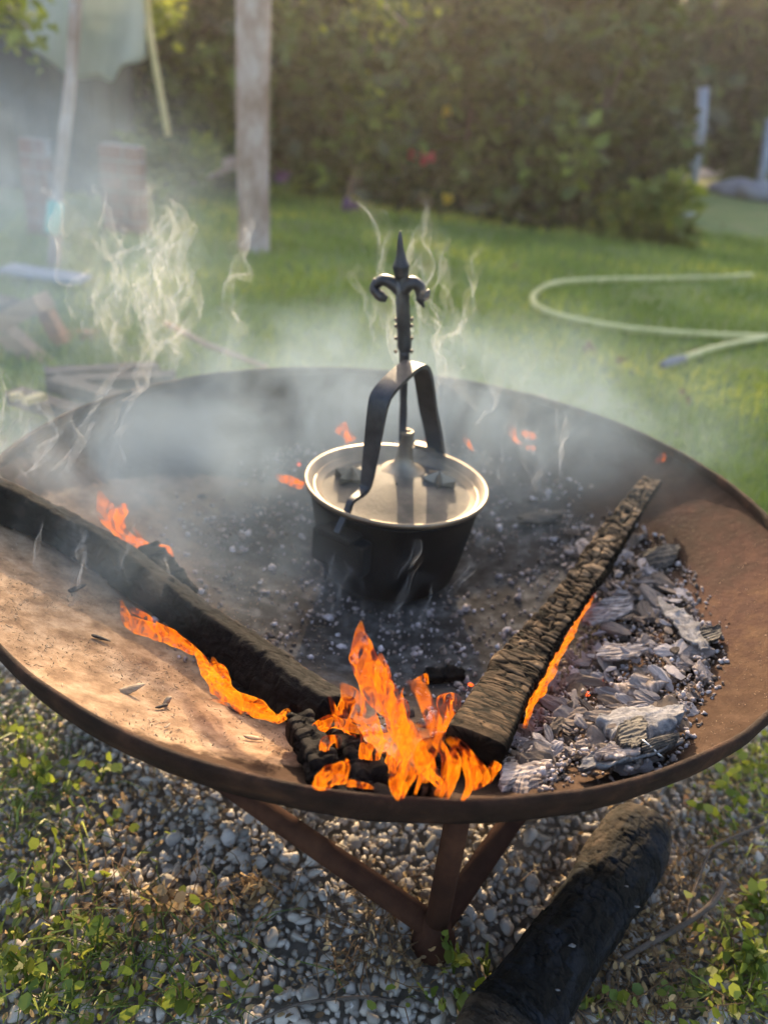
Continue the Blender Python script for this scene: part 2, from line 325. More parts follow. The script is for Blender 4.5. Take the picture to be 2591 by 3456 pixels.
_b = M_ember.node_tree.nodes['Principled BSDF']; _b.inputs['Base Color'].default_value = (0.1, 0.02, 0.01, 1); _b.inputs['Emission Color'].default_value = (1, 0.10, 0.01, 1); _b.inputs['Emission Strength'].default_value = 0.7

def wisp_material():
    m = bpy.data.materials.new('smoke_film'); m.use_nodes = True; n = m.node_tree.nodes; l = m.node_tree.links; n.remove(n['Principled BSDF'])
    lw = n.new('ShaderNodeLayerWeight'); lw.inputs[0].default_value = 0.5
    p = n.new('ShaderNodeMath'); p.operation = 'POWER'; l.new(lw.outputs['Facing'], p.inputs[0]); p.inputs[1].default_value = 4.0
    fa = n.new('ShaderNodeAttribute'); fa.attribute_name = 'fade'
    q = n.new('ShaderNodeMath'); q.operation = 'MULTIPLY_ADD'; l.new(p.outputs[0], q.inputs[0]); q.inputs[1].default_value = 0.36; q.inputs[2].default_value = 0.03
    s = n.new('ShaderNodeMath'); s.operation = 'MULTIPLY'; s.use_clamp = True; l.new(q.outputs[0], s.inputs[0]); l.new(fa.outputs['Fac'], s.inputs[1])
    d = n.new('ShaderNodeBsdfTranslucent'); d.inputs[0].default_value = (0.95, 0.93, 0.88, 1)
    d2 = n.new('ShaderNodeBsdfDiffuse'); d2.inputs[0].default_value = (0.9, 0.9, 0.9, 1)
    mm = n.new('ShaderNodeMixShader'); mm.inputs[0].default_value = 0.35; l.new(d.outputs[0], mm.inputs[1]); l.new(d2.outputs[0], mm.inputs[2])
    tr = n.new('ShaderNodeBsdfTransparent'); ms = n.new('ShaderNodeMixShader')
    l.new(s.outputs[0], ms.inputs[0]); l.new(tr.outputs[0], ms.inputs[1]); l.new(mm.outputs[0], ms.inputs[2]); l.new(ms.outputs[0], n['Material Output'].inputs[0])
    return m
M_wisp = wisp_material()

# ------------------------------------------------------------------ setting: ground
def ground_sheet(name, x0, x1, y0, y1, nx, ny, z, amp, m):
    vs_ = []
    for i in range(nx + 1):
        for j in range(ny + 1):
            x = x0 + (x1 - x0) * i / nx; y = y0 + (y1 - y0) * j / ny
            vs_.append((x, y, z + amp * nz(x, y, 3, 1.6)))
    f = [(i * (ny + 1) + j, (i + 1) * (ny + 1) + j, (i + 1) * (ny + 1) + j + 1, i * (ny + 1) + j + 1) for i in range(nx) for j in range(ny)]
    return tag(mesh(name, vs_, f, m, smooth=True, origin=(0, 0, 0)), kind='structure')
g = ground_sheet('ground', -150, 150, -60, 240, 10, 10, -0.03, 0.0, M_lawn)
soil = ground_sheet('gravel_bed', -2.6, 2.2, -2.0, 1.6, 60, 60, -0.012, 0.006, M_soil)
lawn = ground_sheet('lawn', -9, 14, 0.75, 26, 90, 90, 0.0, 0.03, M_lawn)

# ------------------------------------------------------------------ stones
def ico(sub):
    import bmesh
    b = bmesh.new(); bmesh.ops.create_icosphere(b, subdivisions=sub, radius=1.0)
    v = np.array([x.co[:] for x in b.verts]); f = np.array([[q.index for q in p.verts] for p in b.faces]); b.free(); return v, f
IV1, IF1 = ico(1); IV2, IF2 = ico(2); IV3, IF3 = ico(3)
def cut_stone(V0, r, ncut=7, aspect=(1, .75, .6), rough=0.0, lo=.62, hi=.92):
    v = V0.copy()
    for _ in range(ncut):
        n = r.normal(size=3); n /= np.linalg.norm(n); d = r.uniform(lo, hi)
        k = v @ n - d; k[k < 0] = 0; v = v - np.outer(k, n)
    if rough: v += r.normal(size=v.shape) * rough
    return v * np.array(aspect)
protos1 = [cut_stone(IV1, rng, 6, (1, rng.uniform(.6, .9), rng.uniform(.45, .75)), .03, .42, .8) for _ in range(24)]
protos2 = [cut_stone(IV2, rng, 9, (1, rng.uniform(.6, .9), rng.uniform(.5, .8)), 0.014, .38, .72) for _ in range(12)]
def rotm(r):
    q = r.normal(size=4); q /= np.linalg.norm(q); w_, x, y, z = q
    return np.array([[1 - 2 * (y * y + z * z), 2 * (x * y - z * w_), 2 * (x * z + y * w_)], [2 * (x * y + z * w_), 1 - 2 * (x * x + z * z), 2 * (y * z - x * w_)], [2 * (x * z - y * w_), 2 * (y * z + x * w_), 1 - 2 * (x * x + y * y)]])
def scatter_mass(name, mat_, spots, protos, faces, attr=True, kind='stuff', parent=None, label=None, cat=None, flat=0.0, smooth=True):
    """spots: list of (x,y,z,size); one mesh of loose pieces"""
    VV = []; FF = []; TT = []; o = 0
    for (x, y, z, s) in spots:
        p = protos[rng.integers(len(protos))]
        Rm = rotm(rng)
        v = (p @ Rm.T) * s
        v[:, 2] *= (1 - flat)
        VV.append(v + np.array([x, y, z])); FF.append(faces + o); o += len(p); TT.append(np.full(len(p), rng.uniform()))
    ob = mesh(name, np.concatenate(VV), np.concatenate(FF), mat_, parent=parent, smooth=smooth, attrs={'tint': np.concatenate(TT)})
    return tag(ob, label, cat, kind=kind)
def pos_ok(x, y):
    return True
# spots on a jittered grid over the visible bed
spots = []
sp = 0.0088
ys = np.arange(-0.62, 0.75, sp)
for y in ys:
    for x in np.arange(-1.15, 1.15, sp):
        if y > 0.15 and abs(x) < 0.35: continue
        X = x + rng.uniform(-.5, .5) * sp; Y = y + rng.uniform(-.5, .5) * sp
        pp = V((X, Y, 0)) - CAM; dd = pp.dot(fw); sx_ = 1295.5 + F * pp.dot(RT) / dd; sy_ = 1728 - F * pp.dot(UP) / dd
        if sx_ < -120 or sx_ > 2720 or sy_ > 3600: continue
        s = min(0.0115, max(0.0034, rng.lognormal(math.log(0.0068), 0.26)))
        dens = 1.0 if Y < 0.3 else 0.6
        if rng.uniform() > dens: continue
        big = 1.0
        spots.append((X, Y, rng.uniform(-0.004, 0.006), s * big, sx_, sy_, dd))
vis = [k for k in spots if -20 < k[4] < 2610 and 2350 < k[5] < 3480 and not (500 < k[4] < 2400 and k[5] < 2720)]
vis.sort(key=lambda k: -k[3] / k[6])
top = set(id(k) for k in vis[:300])
pm = []
for i, p in enumerate(protos2):
    me = bpy.data.meshes.new('stone'); me.from_pydata(p.tolist(), [], IF2.tolist()); me.materials.append(M_stone)
    me.polygons.foreach_set('use_smooth', [True] * len(me.polygons)); pm.append(me)
sw = wloc(soil)
for k in spots:
    if id(k) in top:
        o = bpy.data.objects.new('stone', pm[rng.integers(12)]); COL.objects.link(o)
        o.parent = soil; o.location = V((k[0], k[1], k[2] + 0.003)) - sw; o.scale = (k[3] * 1.12,) * 3
        o.rotation_euler = (rng.uniform(-.5, .5), rng.uniform(-.5, .5), rng.uniform(0, 6.28))
scatter_mass('gravel', M_stone_s, [k[:4] for k in spots if id(k) not in top], protos1, IF1, parent=soil, smooth=False)

# ------------------------------------------------------------------ fire bowl
bowl = empty('fire_bowl', (0, 0, 0), 'large round rusty iron fire bowl standing on the gravel', 'fire bowl')
prof = []
NR = 60
for i in range(NR + 1):
    r = 0.001 + (R - 0.004 - 0.001) * i / NR; prof.append((r, RIM - 0.010 - DEP * (1 - (r / R) ** 2)))
vs_, fs_ = lathe(prof, 160, 0, 0)
vs_ = [(x, y, z + 0.0012 * nz(x, y, 1, 14) + 0.0007 * nz(x, y, 5, 60)) for x, y, z in vs_]
mesh('dish', vs_, fs_, M_dish, bowl, smooth=True, origin=(0, 0, RIM))
prof = [(r + 0.002, z - 0.006) for r, z in prof]
vs_, fs_ = lathe(prof, 128, 0, 0); mesh('underside', vs_, [f[::-1] for f in fs_], M_rust, bowl, smooth=True, origin=(0, 0, RIM))
rp = [(R - 0.0045, RIM - 0.012), (R - 0.0035, RIM - 0.001), (R - 0.0015, RIM + 0.0012), (R + 0.002, RIM + 0.0008), (R + 0.0035, RIM - 0.003), (R + 0.002, RIM - 0.014), (R - 0.004, RIM - 0.0265), (R - 0.007, RIM - 0.033), (R - 0.011, RIM - 0.028)]
vs_, fs_ = lathe(rp, 256, 0, 0)
vs_ = [(x * (1 + .003 * nz(x, y, z, 18)), y * (1 + .003 * nz(x, y, z, 18)), z + 0.0007 * nz(x, y, z, 40)) for x, y, z in vs_]
mesh('rim', vs_, fs_, M_rim, bowl, smooth=True, origin=(0, 0, RIM))
A0 = math.atan2(-0.385, 0.088); FR = 0.395
feet = [V((FR * math.cos(A0 + k * math.pi / 2), FR * math.sin(A0 + k * math.pi / 2), 0)) for k in range(4)]
ztop = RIM - 0.012 - DEP * (1 - (FR / R) ** 2) - 0.004
for k, fp in enumerate(feet):
    v, f = tube([fp + V((0, 0, 0.004)), fp + V((0, 0, 0.15)), fp + V((0, 0, ztop))], [0.0125, 0.0122, 0.012], 16, disp=lambda t, a, p: 0.0005 * nz(p.x + a, p.z, 3, 30))
    lg = mesh('leg', v, f, M_rust, bowl, smooth=True)
    # flared plate under the dish
    d = fp.normalized(); t = V((-d.y, d.x, 0)); z1 = ztop - 0.002; z0 = ztop - 0.045
    q = []
    for s in (-1, 1):
        for (hw, z) in ((0.013, z0), (0.040, z1), ):
            q += [fp + t * hw + d * 0.0135 * s + V((0, 0, z)), fp - t * hw + d * 0.0135 * s + V((0, 0, z))]
    mesh('bracket', [tuple(x) for x in q], [(0, 1, 3, 2), (4, 6, 7, 5), (0, 4, 5, 1), (2, 3, 7, 6), (0, 2, 6, 4), (1, 5, 7, 3)], M_rust, bowl)
    v, f = lathe([(0.001, 0.0), (0.021, 0.0), (0.0235, 0.006), (0.022, 0.018), (0.016, 0.032), (0.0135, 0.045), (0.001, 0.046)], 24, fp.x, fp.y)
    mesh('foot', v, f, M_rust, bowl, smooth=True)
    nx_ = feet[(k + 1) % 4]; dr = (nx_ - fp).normalized()
    v, f = tube([fp + dr * 0.008 + V((0, 0, 0.030)), fp.lerp(nx_, 0.5) + V((0, 0, 0.030)), nx_ - dr * 0.008 + V((0, 0, 0.030))], 0.0135, 16)
    mesh('base_tube', v, f, M_rust, bowl, smooth=True)

# ------------------------------------------------------------------ cooking pot + lid + rod
PC = V((0.003, 0.030, 0)); LZ = RIM - 0.004; PB = zb(PC.x, PC.y) + 0.004
pot = empty('cooking_pot', (PC.x, PC.y, PB), 'black sooty iron cooking pot standing in the middle of the fire bowl', 'cooking pot')
pp_ = [(0.002, PB), (0.05, PB), (0.080, PB + 0.004), (0.092, PB + 0.016), (0.100, PB + 0.05), (0.107, PB + 0.09), (0.113, LZ - 0.016), (0.117, LZ - 0.010), (0.1175, LZ - 0.006), (0.112, LZ - 0.006)]
v, f = lathe(pp_, 96, PC.x, PC.y); mesh('body', v, f, M_black, pot, smooth=True)
lid = empty('pot_lid', (PC.x, PC.y, LZ - 0.006), 'shallow cast iron lid with bright curled rim lying on the black pot', 'lid')
lp = [(0.002, LZ - 0.002), (0.040, LZ - 0.004), (0.070, LZ - 0.0085), (0.090, LZ - 0.0120), (0.099, LZ - 0.0115), (0.111, LZ - 0.005), (0.118, LZ + 0.003), (0.1215, LZ + 0.004), (0.1225, LZ + 0.001), (0.121, LZ - 0.003), (0.117, LZ - 0.005), (0.108, LZ - 0.006)]
M_lid_soot = mat('sooty_lid', [(0.3, (0.02, 0.017, 0.014)), (0.5, (0.06, 0.05, 0.04)), (0.7, (0.16, 0.13, 0.10))], 30, bump=0.5, bscale=260, bdist=0.0015, rough=0.5, metal=0.35, rough2=0.8)
v, f = lathe(lp[:5], 128, PC.x, PC.y); mesh('lid_plate', v, f, M_lid_soot, lid, smooth=True)
v, f = lathe(lp[4:], 128, PC.x, PC.y); mesh('lid_rim', v, f, M_lid, lid, smooth=True)
LC = hz(1358, 1600, LZ - 0.012)
bp_ = [(0.030, LZ - 0.0042), (0.021, LZ - 0.001), (0.0145, LZ + 0.004), (0.011, LZ + 0.018), (0.0088, LZ + 0.046), (0.0098, LZ + 0.048), (0.0098, LZ + 0.0515), (0.0085, LZ + 0.053), (0.0055, LZ + 0.0525), (0.005, LZ + 0.03)]
v, f = lathe(bp_, 32, LC.x, LC.y); mesh('socket', v, f, M_lid, lid, smooth=True)
def star(cx, cy_, r, h, rot):
    v = [(cx, cy_, LZ - 0.011 + h)]
    for k in range(10):
        a = rot + k * math.pi / 5; rr = r if k % 2 == 0 else r * 0.42
        v.append((cx + rr * math.cos(a), cy_ + rr * math.sin(a), LZ - 0.011 + (0.012 if k % 2 == 0 else 0.006)))
    for k in range(10):
        a = rot + k * math.pi / 5; rr = r if k % 2 == 0 else r * 0.42
        v.append((cx + rr * math.cos(a), cy_ + rr * math.sin(a), LZ - 0.014))
    f = [(0, 1 + k, 1 + (k + 1) % 10) for k in range(10)] + [(1 + k, 11 + k, 11 + (k + 1) % 10, 1 + (k + 1) % 10) for k in range(10)]
    return v, f
for (px, py, rot) in ((1478, 1625, 0.9), (1185, 1612, 0.3)):
    q = hz(px, py, LZ - 0.006); v, f = star(q.x, q.y, 0.024, 0.021, rot); mesh('star_foot', v, f, M_lid, lid)
q = hz(1437, 1512, LZ + 0.004); v, f = box((q.x, q.y, LZ + 0.004), (0.034, 0.014, 0.010), Matrix.Rotation(-0.35, 3, 'Z')); mesh('lug', v, f, M_lid, lid)
# bail: flat strap from the front-left ear over the lid to the back ear
L1 = V((-0.064, -0.082, LZ - 0.022)); L2 = V((0.060, 0.148, LZ - 0.012))
ax_d = (L2 - L1).normalized()
def bail_pt(px, py, s):
    """point at image px,py lying in the vertical plane that holds both ears"""
    d = ray(px, py); nrm = V((ax_d.y, -ax_d.x, 0)); t = (L1 - CAM).dot(nrm) / d.dot(nrm); return CAM + d * t
bl = [L1, bail_pt(1172, 1725, 0), bail_pt(1185, 1692, 0), bail_pt(1228, 1655, 0), bail_pt(1240, 1610, 0), bail_pt(1256, 1500, 0), bail_pt(1276, 1370, 0), bail_pt(1296, 1322, 0), bail_pt(1345, 1270, 0), bail_pt(1392, 1232, 0), bail_pt(1418, 1240, 0), bail_pt(1432, 1290, 0), bail_pt(1445, 1380, 0), bail_pt(1462, 1460, 0), L2]
bl = catmull(bl, 7)
n_ = len(bl); side = V((ax_d.y, -ax_d.x, 0))
wd = [0.0040 + 0.0095 * min(1, max(0, (i / n_ - 0.16) / 0.28)) for i in range(n_)]
T, _ = frames(bl, (0, 0, 1)); v = []
for i, p in enumerate(bl):
    nn = side.cross(T[i]).normalized()
    th = 0.0028
    for (a, b) in ((-1, -1), (1, -1), (1, 1), (-1, 1)): v.append(tuple(p + side * wd[i] * a + nn * th * b))
f = grid_faces(n_, 4) + [(0, 1, 2, 3), tuple((n_ - 1) * 4 + j for j in (3, 2, 1, 0))]
mesh('bail_handle', v, f, M_wrought, pot)
for q, dx in ((L1, 1), (L2, -1)):
    out = (V((q.x, q.y, 0)) - V((PC.x, PC.y, 0))).normalized()
    rm = Matrix.Rotation(math.atan2(out.y, out.x), 3, 'Z')
    c = V((PC.x, PC.y, 0)) + out * 0.124
    if dx == 1:
        v, f = join(box((c.x, c.y, LZ - 0.026), (0.030, 0.052, 0.010), rm), box((c.x - out.x * .006, c.y - out.y * .006, LZ - 0.052), (0.022, 0.078, 0.046), rm))
    else:
        v, f = box((c.x, c.y, LZ - 0.022), (0.024, 0.040, 0.012), rm)
    e = mesh('ear', v, f, M_black, pot); bv = e.modifiers.new('b', 'BEVEL'); bv.width = 0.004; bv.segments = 2

# iron rod standing in the lid's socket
RY = LC.y
rod = empty('iron_rod', (LC.x, LC.y, LZ + 0.02), 'slender wrought iron lifting rod with pointed tip standing in the lid socket', 'rod')
def rpt(px, py): return hy(px, py, RY)
pts = [V((LC.x, LC.y, LZ + 0.0)), rpt(1358, 1480), rpt(1361, 1380), rpt(1362, 1260), rpt(1365, 1185)]
v, f = tube(catmull(pts, 6), [0.0052] * 13 + [0.0048 + .0002 * k for k in range(12)], 12, disp=lambda t, a, p: 0.0003 * nz(p.z, a, 1, 40)); mesh('shaft', v, f, M_wrought, rod, smooth=True)
pts = catmull([rpt(1365, 1195), rpt(1363, 1130), rpt(1360, 1060), rpt(1357, 980), rpt(1355, 930)], 6)
rr_ = [0.0055, 0.0075, 0.0092, 0.0095, 0.0093] + [0.0088] * 15 + [0.0075, 0.0075, 0.007, 0.007, 0.007]
v, f = tube(pts, rr_, 8, disp=lambda t, a, p: 0.0005 * math.sin(3 * a + 60 * t)); mesh('grip', v, f, M_wrought, rod, smooth=True)
for py in (1078, 1100, 1142, 1186):
    for sx in (-1, 1):
        q = rpt(1362 + sx * 27, py); v_ = IV1 * 0.0028; mesh('rivet', v_ + np.array(q), IF1, M_lid, rod, smooth=True)
# curled horns
for hp, rr_ in (([(1352, 985), (1322, 955), (1290, 945), (1270, 958), (1262, 940)], [0.011, 0.012, 0.010, 0.008, 0.002]),
            ([(1262, 945), (1262, 975), (1285, 1000), (1305, 1010)], [0.003, 0.009, 0.010, 0.006]),
            ([(1358, 985), (1385, 955), (1412, 965), (1425, 1000), (1440, 990), (1448, 978)], [0.011, 0.012, 0.011, 0.010, 0.008, 0.002]),
            ([(1425, 995), (1418, 1010), (1432, 1040)], [0.010, 0.008, 0.001])):
    c = catmull([rpt(*p) for p in hp], 5); r_ = np.interp(np.linspace(0, 1, len(c)), np.linspace(0, 1, len(rr_)), rr_)
    v, f = tube(c, list(r_), 8, ab=(1.0, 0.7)); mesh('horn', v, f, M_wrought, rod, smooth=True)
v, f = tube(catmull([rpt(1356, 935), rpt(1353, 900), rpt(1352, 870), rpt(1350, 830), rpt(1350, 780)], 5), [0.0085, 0.009, 0.0095, 0.010, 0.0105, 0.011, 0.0105, 0.0095, 0.0085, 0.0075, 0.0068, 0.006, 0.0055, 0.005, 0.0045, 0.004, 0.0038, 0.0035, 0.003, 0.002, 0.0008], 10); mesh('finial', v, f, M_wrought, rod, smooth=True)

# ------------------------------------------------------------------ burning timbers
def timber(name, pts, w_, t_, m, sharp=5.0, seg=56, n=220, blocks=(0.016, 0.014), depth=0.004, char=lambda u: 1.0, ashf=None, label=None, cat='log', up=(0, 0, 1), power=5, seed=0, taper=None, parent=None, group=None):
    pts = [V(p) for p in pts]; c = []
    L = sum((pts[i + 1] - pts[i]).length for i in range(len(pts) - 1))
    cc = catmull(pts, 40) if len(pts) > 2 else [pts[0].lerp(pts[1], i / 80) for i in range(81)]
    idx = np.linspace(0, len(cc) - 1, n); c = [cc[int(i)].lerp(cc[min(len(cc) - 1, int(i) + 1)], i - int(i)) for i in idx]
    T, N = frames(c, up); vs_ = []; ash = []
    for i in range(n):
        u = i / (n - 1); p = c[i]; B = T[i].cross(N[i]); tp = taper(u) if taper else 1.0
        for j in range(seg):
            a = 2 * math.pi * j / seg; ca, sa = math.cos(a), math.sin(a); k = (abs(ca) ** power + abs(sa) ** power) ** (-1 / power)
            x = ca * k * w_ / 2 * tp; y = sa * k * t_ / 2 * tp
            per = (a / (2 * math.pi)) * 2 * (w_ + t_) * 0.8
            vx = noise.voronoi(V((u * L / blocks[0] + 0.7 * nz(u * L, per, seed, 45), per / blocks[1] + .5 * nz(u * L, per, seed + 3, 60), seed * 1.0)), distance_metric='CHEBYCHEV')[0]
            edge = min(1.0, (vx[1] - vx[0]) * sharp) ** .7
            ch = char(u)
            d = depth * ch * (edge - 1) + (0.0045 if power > 3 else .0022) * nz(u * L, math.cos(a) * .03 + seed, math.sin(a) * .03, 7) + 0.0018 * nz(u * L, per, seed, 22) + 0.0009 * nz(u * L, per, seed + 5, 130) + 0.0012 * ch * noise.cell(V((u * L / blocks[0] * 1.0, per / blocks[1], seed)))
            fx = ca / math.sqrt(ca * ca + sa * sa)
            nn = (B * ca + N[i] * sa)
            vs_.append(p + B * x + N[i] * y + nn * d)
            av = ashf(u, a, edge) if ashf else edge * 0.3
            cv = noise.cell(V((u * L / blocks[0] * .9, per / blocks[1], seed + 4.0)))
            ash.append(max(0, min(1, av + 0.25 * nz(u * L, per, seed + 9, 60) + (0.22 * cv * ch if edge > .5 else -.1))))
    f = grid_faces(n, seg)
    # ragged end caps
    for e, (i0, s) in enumerate(((0, -1), (n - 1, 1))):
        ci = len(vs_); pc = c[i0]
        ring = [i0 * seg + j for j in range(seg)]; inner = []
        for j in ring:
            q = pc.lerp(V(vs_[j]), 0.55) + T[i0] * s * random.uniform(0.0, 0.004); inner.append(len(vs_)); vs_.append(q); ash.append(0.2)
        vs_.append(pc + T[i0] * s * 0.002); ash.append(0.2); ce = len(vs_) - 1
        for j in range(seg):
            j2 = (j + 1) % seg
            q = (ring[j], inner[j], inner[j2], ring[j2]) if s < 0 else (ring[j], ring[j2], inner[j2], inner[j])
            f.append(q); f.append((inner[j], ce, inner[j2]) if s < 0 else (inner[j], inner[j2], ce))
    an = 'brown' if m is M_black_log else 'ash'
    o = mesh(name, [tuple(q) for q in vs_], f, m, parent, smooth=True, attrs={an: ash})
    return tag(o, label, cat, group)

# right plank, from the fire front up to the far right wall
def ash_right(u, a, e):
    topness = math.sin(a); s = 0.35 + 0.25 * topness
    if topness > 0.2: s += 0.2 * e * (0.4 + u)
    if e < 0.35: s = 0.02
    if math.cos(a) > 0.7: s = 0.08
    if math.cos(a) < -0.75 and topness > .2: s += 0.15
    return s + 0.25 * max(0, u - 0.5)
pA = hb(1600, 2525, 0.026); pB = hb(1755, 2250, 0.045); pC = hb(1985, 1930, 0.058); pD = hb(2195, 1625, 0.028)
plank = timber('charred_plank', [pA, pB, pC, pD], 0.050, 0.026, M_plank, seg=100, n=520, blocks=(0.0115, 0.020), depth=0.0040,
               char=lambda u: 0.15 if u < 0.18 else min(1.0, (u - 0.18) * 3 + .3), ashf=ash_right, power=6, seed=2, taper=lambda u: 1.0 - 0.42 * max(0, u - 0.12),
               label='long cracked charred plank leaning across the right side of the fire bowl', cat='plank')
# left timber
def ash_and_lit_edge(u, a, e):
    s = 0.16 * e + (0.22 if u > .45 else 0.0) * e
    if 0.50 < a < 1.0: s = 0.85  # sunlit upper corner painted as a pale brown line over the ash
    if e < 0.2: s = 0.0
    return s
qA = hb(1120, 2430, 0.021); qB = hb(720, 2135, 0.022); qC = hb(330, 1855, 0.022); qD = hb(-120, 1630, 0.019)
timber('burning_timber', [qA, qB, qC, qD], 0.042, 0.042, M_char, seg=88, n=420, blocks=(0.030, 0.014), depth=0.0016, ashf=ash_and_lit_edge, power=7, up=(0.35, 0.35, 0.85), seed=5,
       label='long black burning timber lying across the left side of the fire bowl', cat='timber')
# second slat showing behind the left timber
timber('charred_offcut', [hb(640, 2010, 0.02), hb(500, 1850, 0.035)], 0.03, 0.018, M_char, seg=24, n=80, ashf=ash_and_lit_edge, seed=8, label='short charred offcut sticking out behind the left timber', cat='offcut')
timber('charred_stub', [hb(1100, 2600, 0.012), hb(1010, 2440, 0.024)], 0.028, 0.026, M_char, seg=40, n=90, blocks=(0.02, 0.02), depth=0.004, ashf=lambda u, a, e: 0.3 * e, seed=11,
       label='short charred stub at the front tip of the left timber', cat='wood stub')
timber('charred_billet', [hb(1260, 2630, 0.012), hb(1120, 2420, 0.02)], 0.026, 0.020, M_char, seg=40, n=90, blocks=(0.02, 0.02), depth=0.004, ashf=lambda u, a, e: 0.25 * e, seed=13,
       label='charred billet lying in the flames near the front rim', cat='billet')
timber('wood_block', [hb(1385, 2652, 0.006), hb(1480, 2655, 0.006)], 0.026, 0.024, M_plank, seg=32, n=50, blocks=(0.02, 0.02), depth=0.002, ashf=lambda u, a, e: 0.6 * e, seed=17,
       label='small half burnt wood block in the flames at the front rim', cat='wood block')
timber('charred_branch', [hb(1440, 2570, 0.010), hb(1600, 2530, 0.010)], 0.032, 0.028, M_char, seg=40, n=60, blocks=(0.03, 0.02), depth=0.002, ashf=lambda u, a, e: 0.2 * e, seed=19,
       label='thick charred branch end lying under the near end of the plank', cat='branch')
timber('driftwood_sliver', [hb(1440, 2285, 0.006), hb(1560, 2275, 0.008)], 0.02, 0.014, M_char, seg=20, n=40, ashf=lambda u, a, e: 0.45, seed=23, label='small ashy charcoal stick lying left of the plank', cat='stick')
timber('bark_strip', [hb(900, 2340, 0.004), hb(1000, 2425, 0.006), hb(1080, 2470, 0.005)], 0.02, 0.006, M_char, seg=16, n=50, ashf=lambda u, a, e: 0.5, seed=29, label='narrow strip of scorched bark below the left timber', cat='bark')
timber('bark_strip', [hb(780, 2290, 0.004), hb(870, 2345, 0.008), hb(960, 2390, 0.005)], 0.028, 0.008, M_char, seg=16, n=50, ashf=lambda u, a, e: 0.25, seed=31, label='dark curled bark piece in the shadow of the left timber', cat='bark')
for (a, b, s) in (((1290, 2560), (1340, 2640), 41), ((1180, 2650), (1320, 2690), 43), ((1050, 2625), (1190, 2672), 44)):
    timber('ember_splinter', [hb(*a, 0.006), hb(*b, 0.006)], 0.016, 0.010, M_char, seg=16, n=30, ashf=lambda u, a_, e: 0.35, seed=s, label='thin charred splinter among the flames at the front rim, ' + {41: 'pointing to the wood block', 43: 'longest and lowest', 44: 'furthest left'}[s], cat='splinter', group='splinters under the flames')

# ------------------------------------------------------------------ big charred log on the gravel
def brown(u, a, e):
    s = 0.05
    if u < 0.20: s = 0.85 - 6 * max(0, u - .16)
    if u > 0.88: s = 0.40 + 1.5 * (u - 0.88)
    if u > 0.72 and math.cos(a) < -0.35 : s = max(s, 0.8)
    if e < 0.12: s = 0
    return s
la, lb = hz(1765, 3400, 0.044), hz(2165, 2800, 0.044)
ld = (lb - la)
glog = timber('charred_log', [la - ld * 0.22, la, la.lerp(lb, .5) + V((0.004, 0, 0.002)), lb], 0.078, 0.077, M_black_log, seg=130, n=420, blocks=(0.017, 0.012), depth=0.0016, sharp=9.0, ashf=brown, power=2.1, seed=37,
              taper=lambda u: 1.0 + 0.05 * math.sin(u * 9) - 0.10 * max(0, (u - 0.93) / .07) ** 2, label='thick charred round log lying on the gravel right of the bowl leg', cat='log')
for (px, py) in ((1850, 3165), (1925, 3190), (1880, 3340), (2150, 3060), (2110, 2990)):
    q = hz(px, py, 0.080); v_ = cut_stone(IV2, rng, 9, (1, .45, .2), .06, .4, .8) * rng.uniform(.003, .006)
    fi_ = [1850, 1925, 1880, 2150, 2110].index(px)
    tag(mesh('ash_flake', v_ + np.array(q), IF1, M_ash), 'small white ash flake on the charred round log, ' + ('left of the pair in the middle', 'right of the pair in the middle', 'nearest the bottom edge', 'right of the two upper ones', 'upper left near the far end')[fi_], 'ash flake', 'ash flakes on the ground log')

# ------------------------------------------------------------------ heap of charcoal right of the plank
def chunk(r, asp, ridge=0.10, base=IV2):
    v = cut_stone(base, r, 11, (1, 1, 1), 0.0, .42, .8)
    ph = r.uniform(0, 9); fr = r.uniform(9, 15)
    v = v + (np.sin(v[:, 1] * fr + ph) * ridge * 0.5)[:, None] * np.array([0, 0, 1]) + r.normal(size=v.shape) * (0.03 if len(base) < 600 else .022)
    return v * np.array(asp)
cm = []; shp = []
for i in range(18):
    _a, _b = rng.uniform(.4, .9), rng.uniform(.18, .5); shp.append('flat' if _b < .28 else ('long' if _a < .55 else 'chunky'))
    v_ = chunk(rng, (1, _a, _b), .22, IV3)
    me = bpy.data.meshes.new('charcoal_piece'); me.from_pydata(v_.tolist(), [], IF3.tolist()); me.materials.append(M_coal); cm.append(me)
poly = [(1905, 1790), (2080, 1760), (2180, 1900), (2300, 1960), (2400, 2120), (2390, 2270), (2330, 2400), (2240, 2530), (2130, 2600), (1930, 2560), (1860, 2640), (1700, 2560), (1810, 2380), (1960, 2150), (1985, 1990)]
def inpoly(x, y, P):
    c = False; j = len(P) - 1
    for i in range(len(P)):
        if ((P[i][1] > y) != (P[j][1] > y)) and (x < (P[j][0] - P[i][0]) * (y - P[i][1]) / (P[j][1] - P[i][1]) + P[i][0]): c = not c
        j = i
    return c
def pdist(x, y, P):
    d = 1e9
    for i in range(len(P)):
        ax, ay = P[i]; bx, by = P[(i + 1) % len(P)]; L2_ = (bx - ax) ** 2 + (by - ay) ** 2
        t = max(0, min(1, ((x - ax) * (bx - ax) + (y - ay) * (by - ay)) / L2_)); d = min(d, math.hypot(x - ax - t * (bx - ax), y - ay - t * (by - ay)))
    return d
cnt = 0; crumbs = []
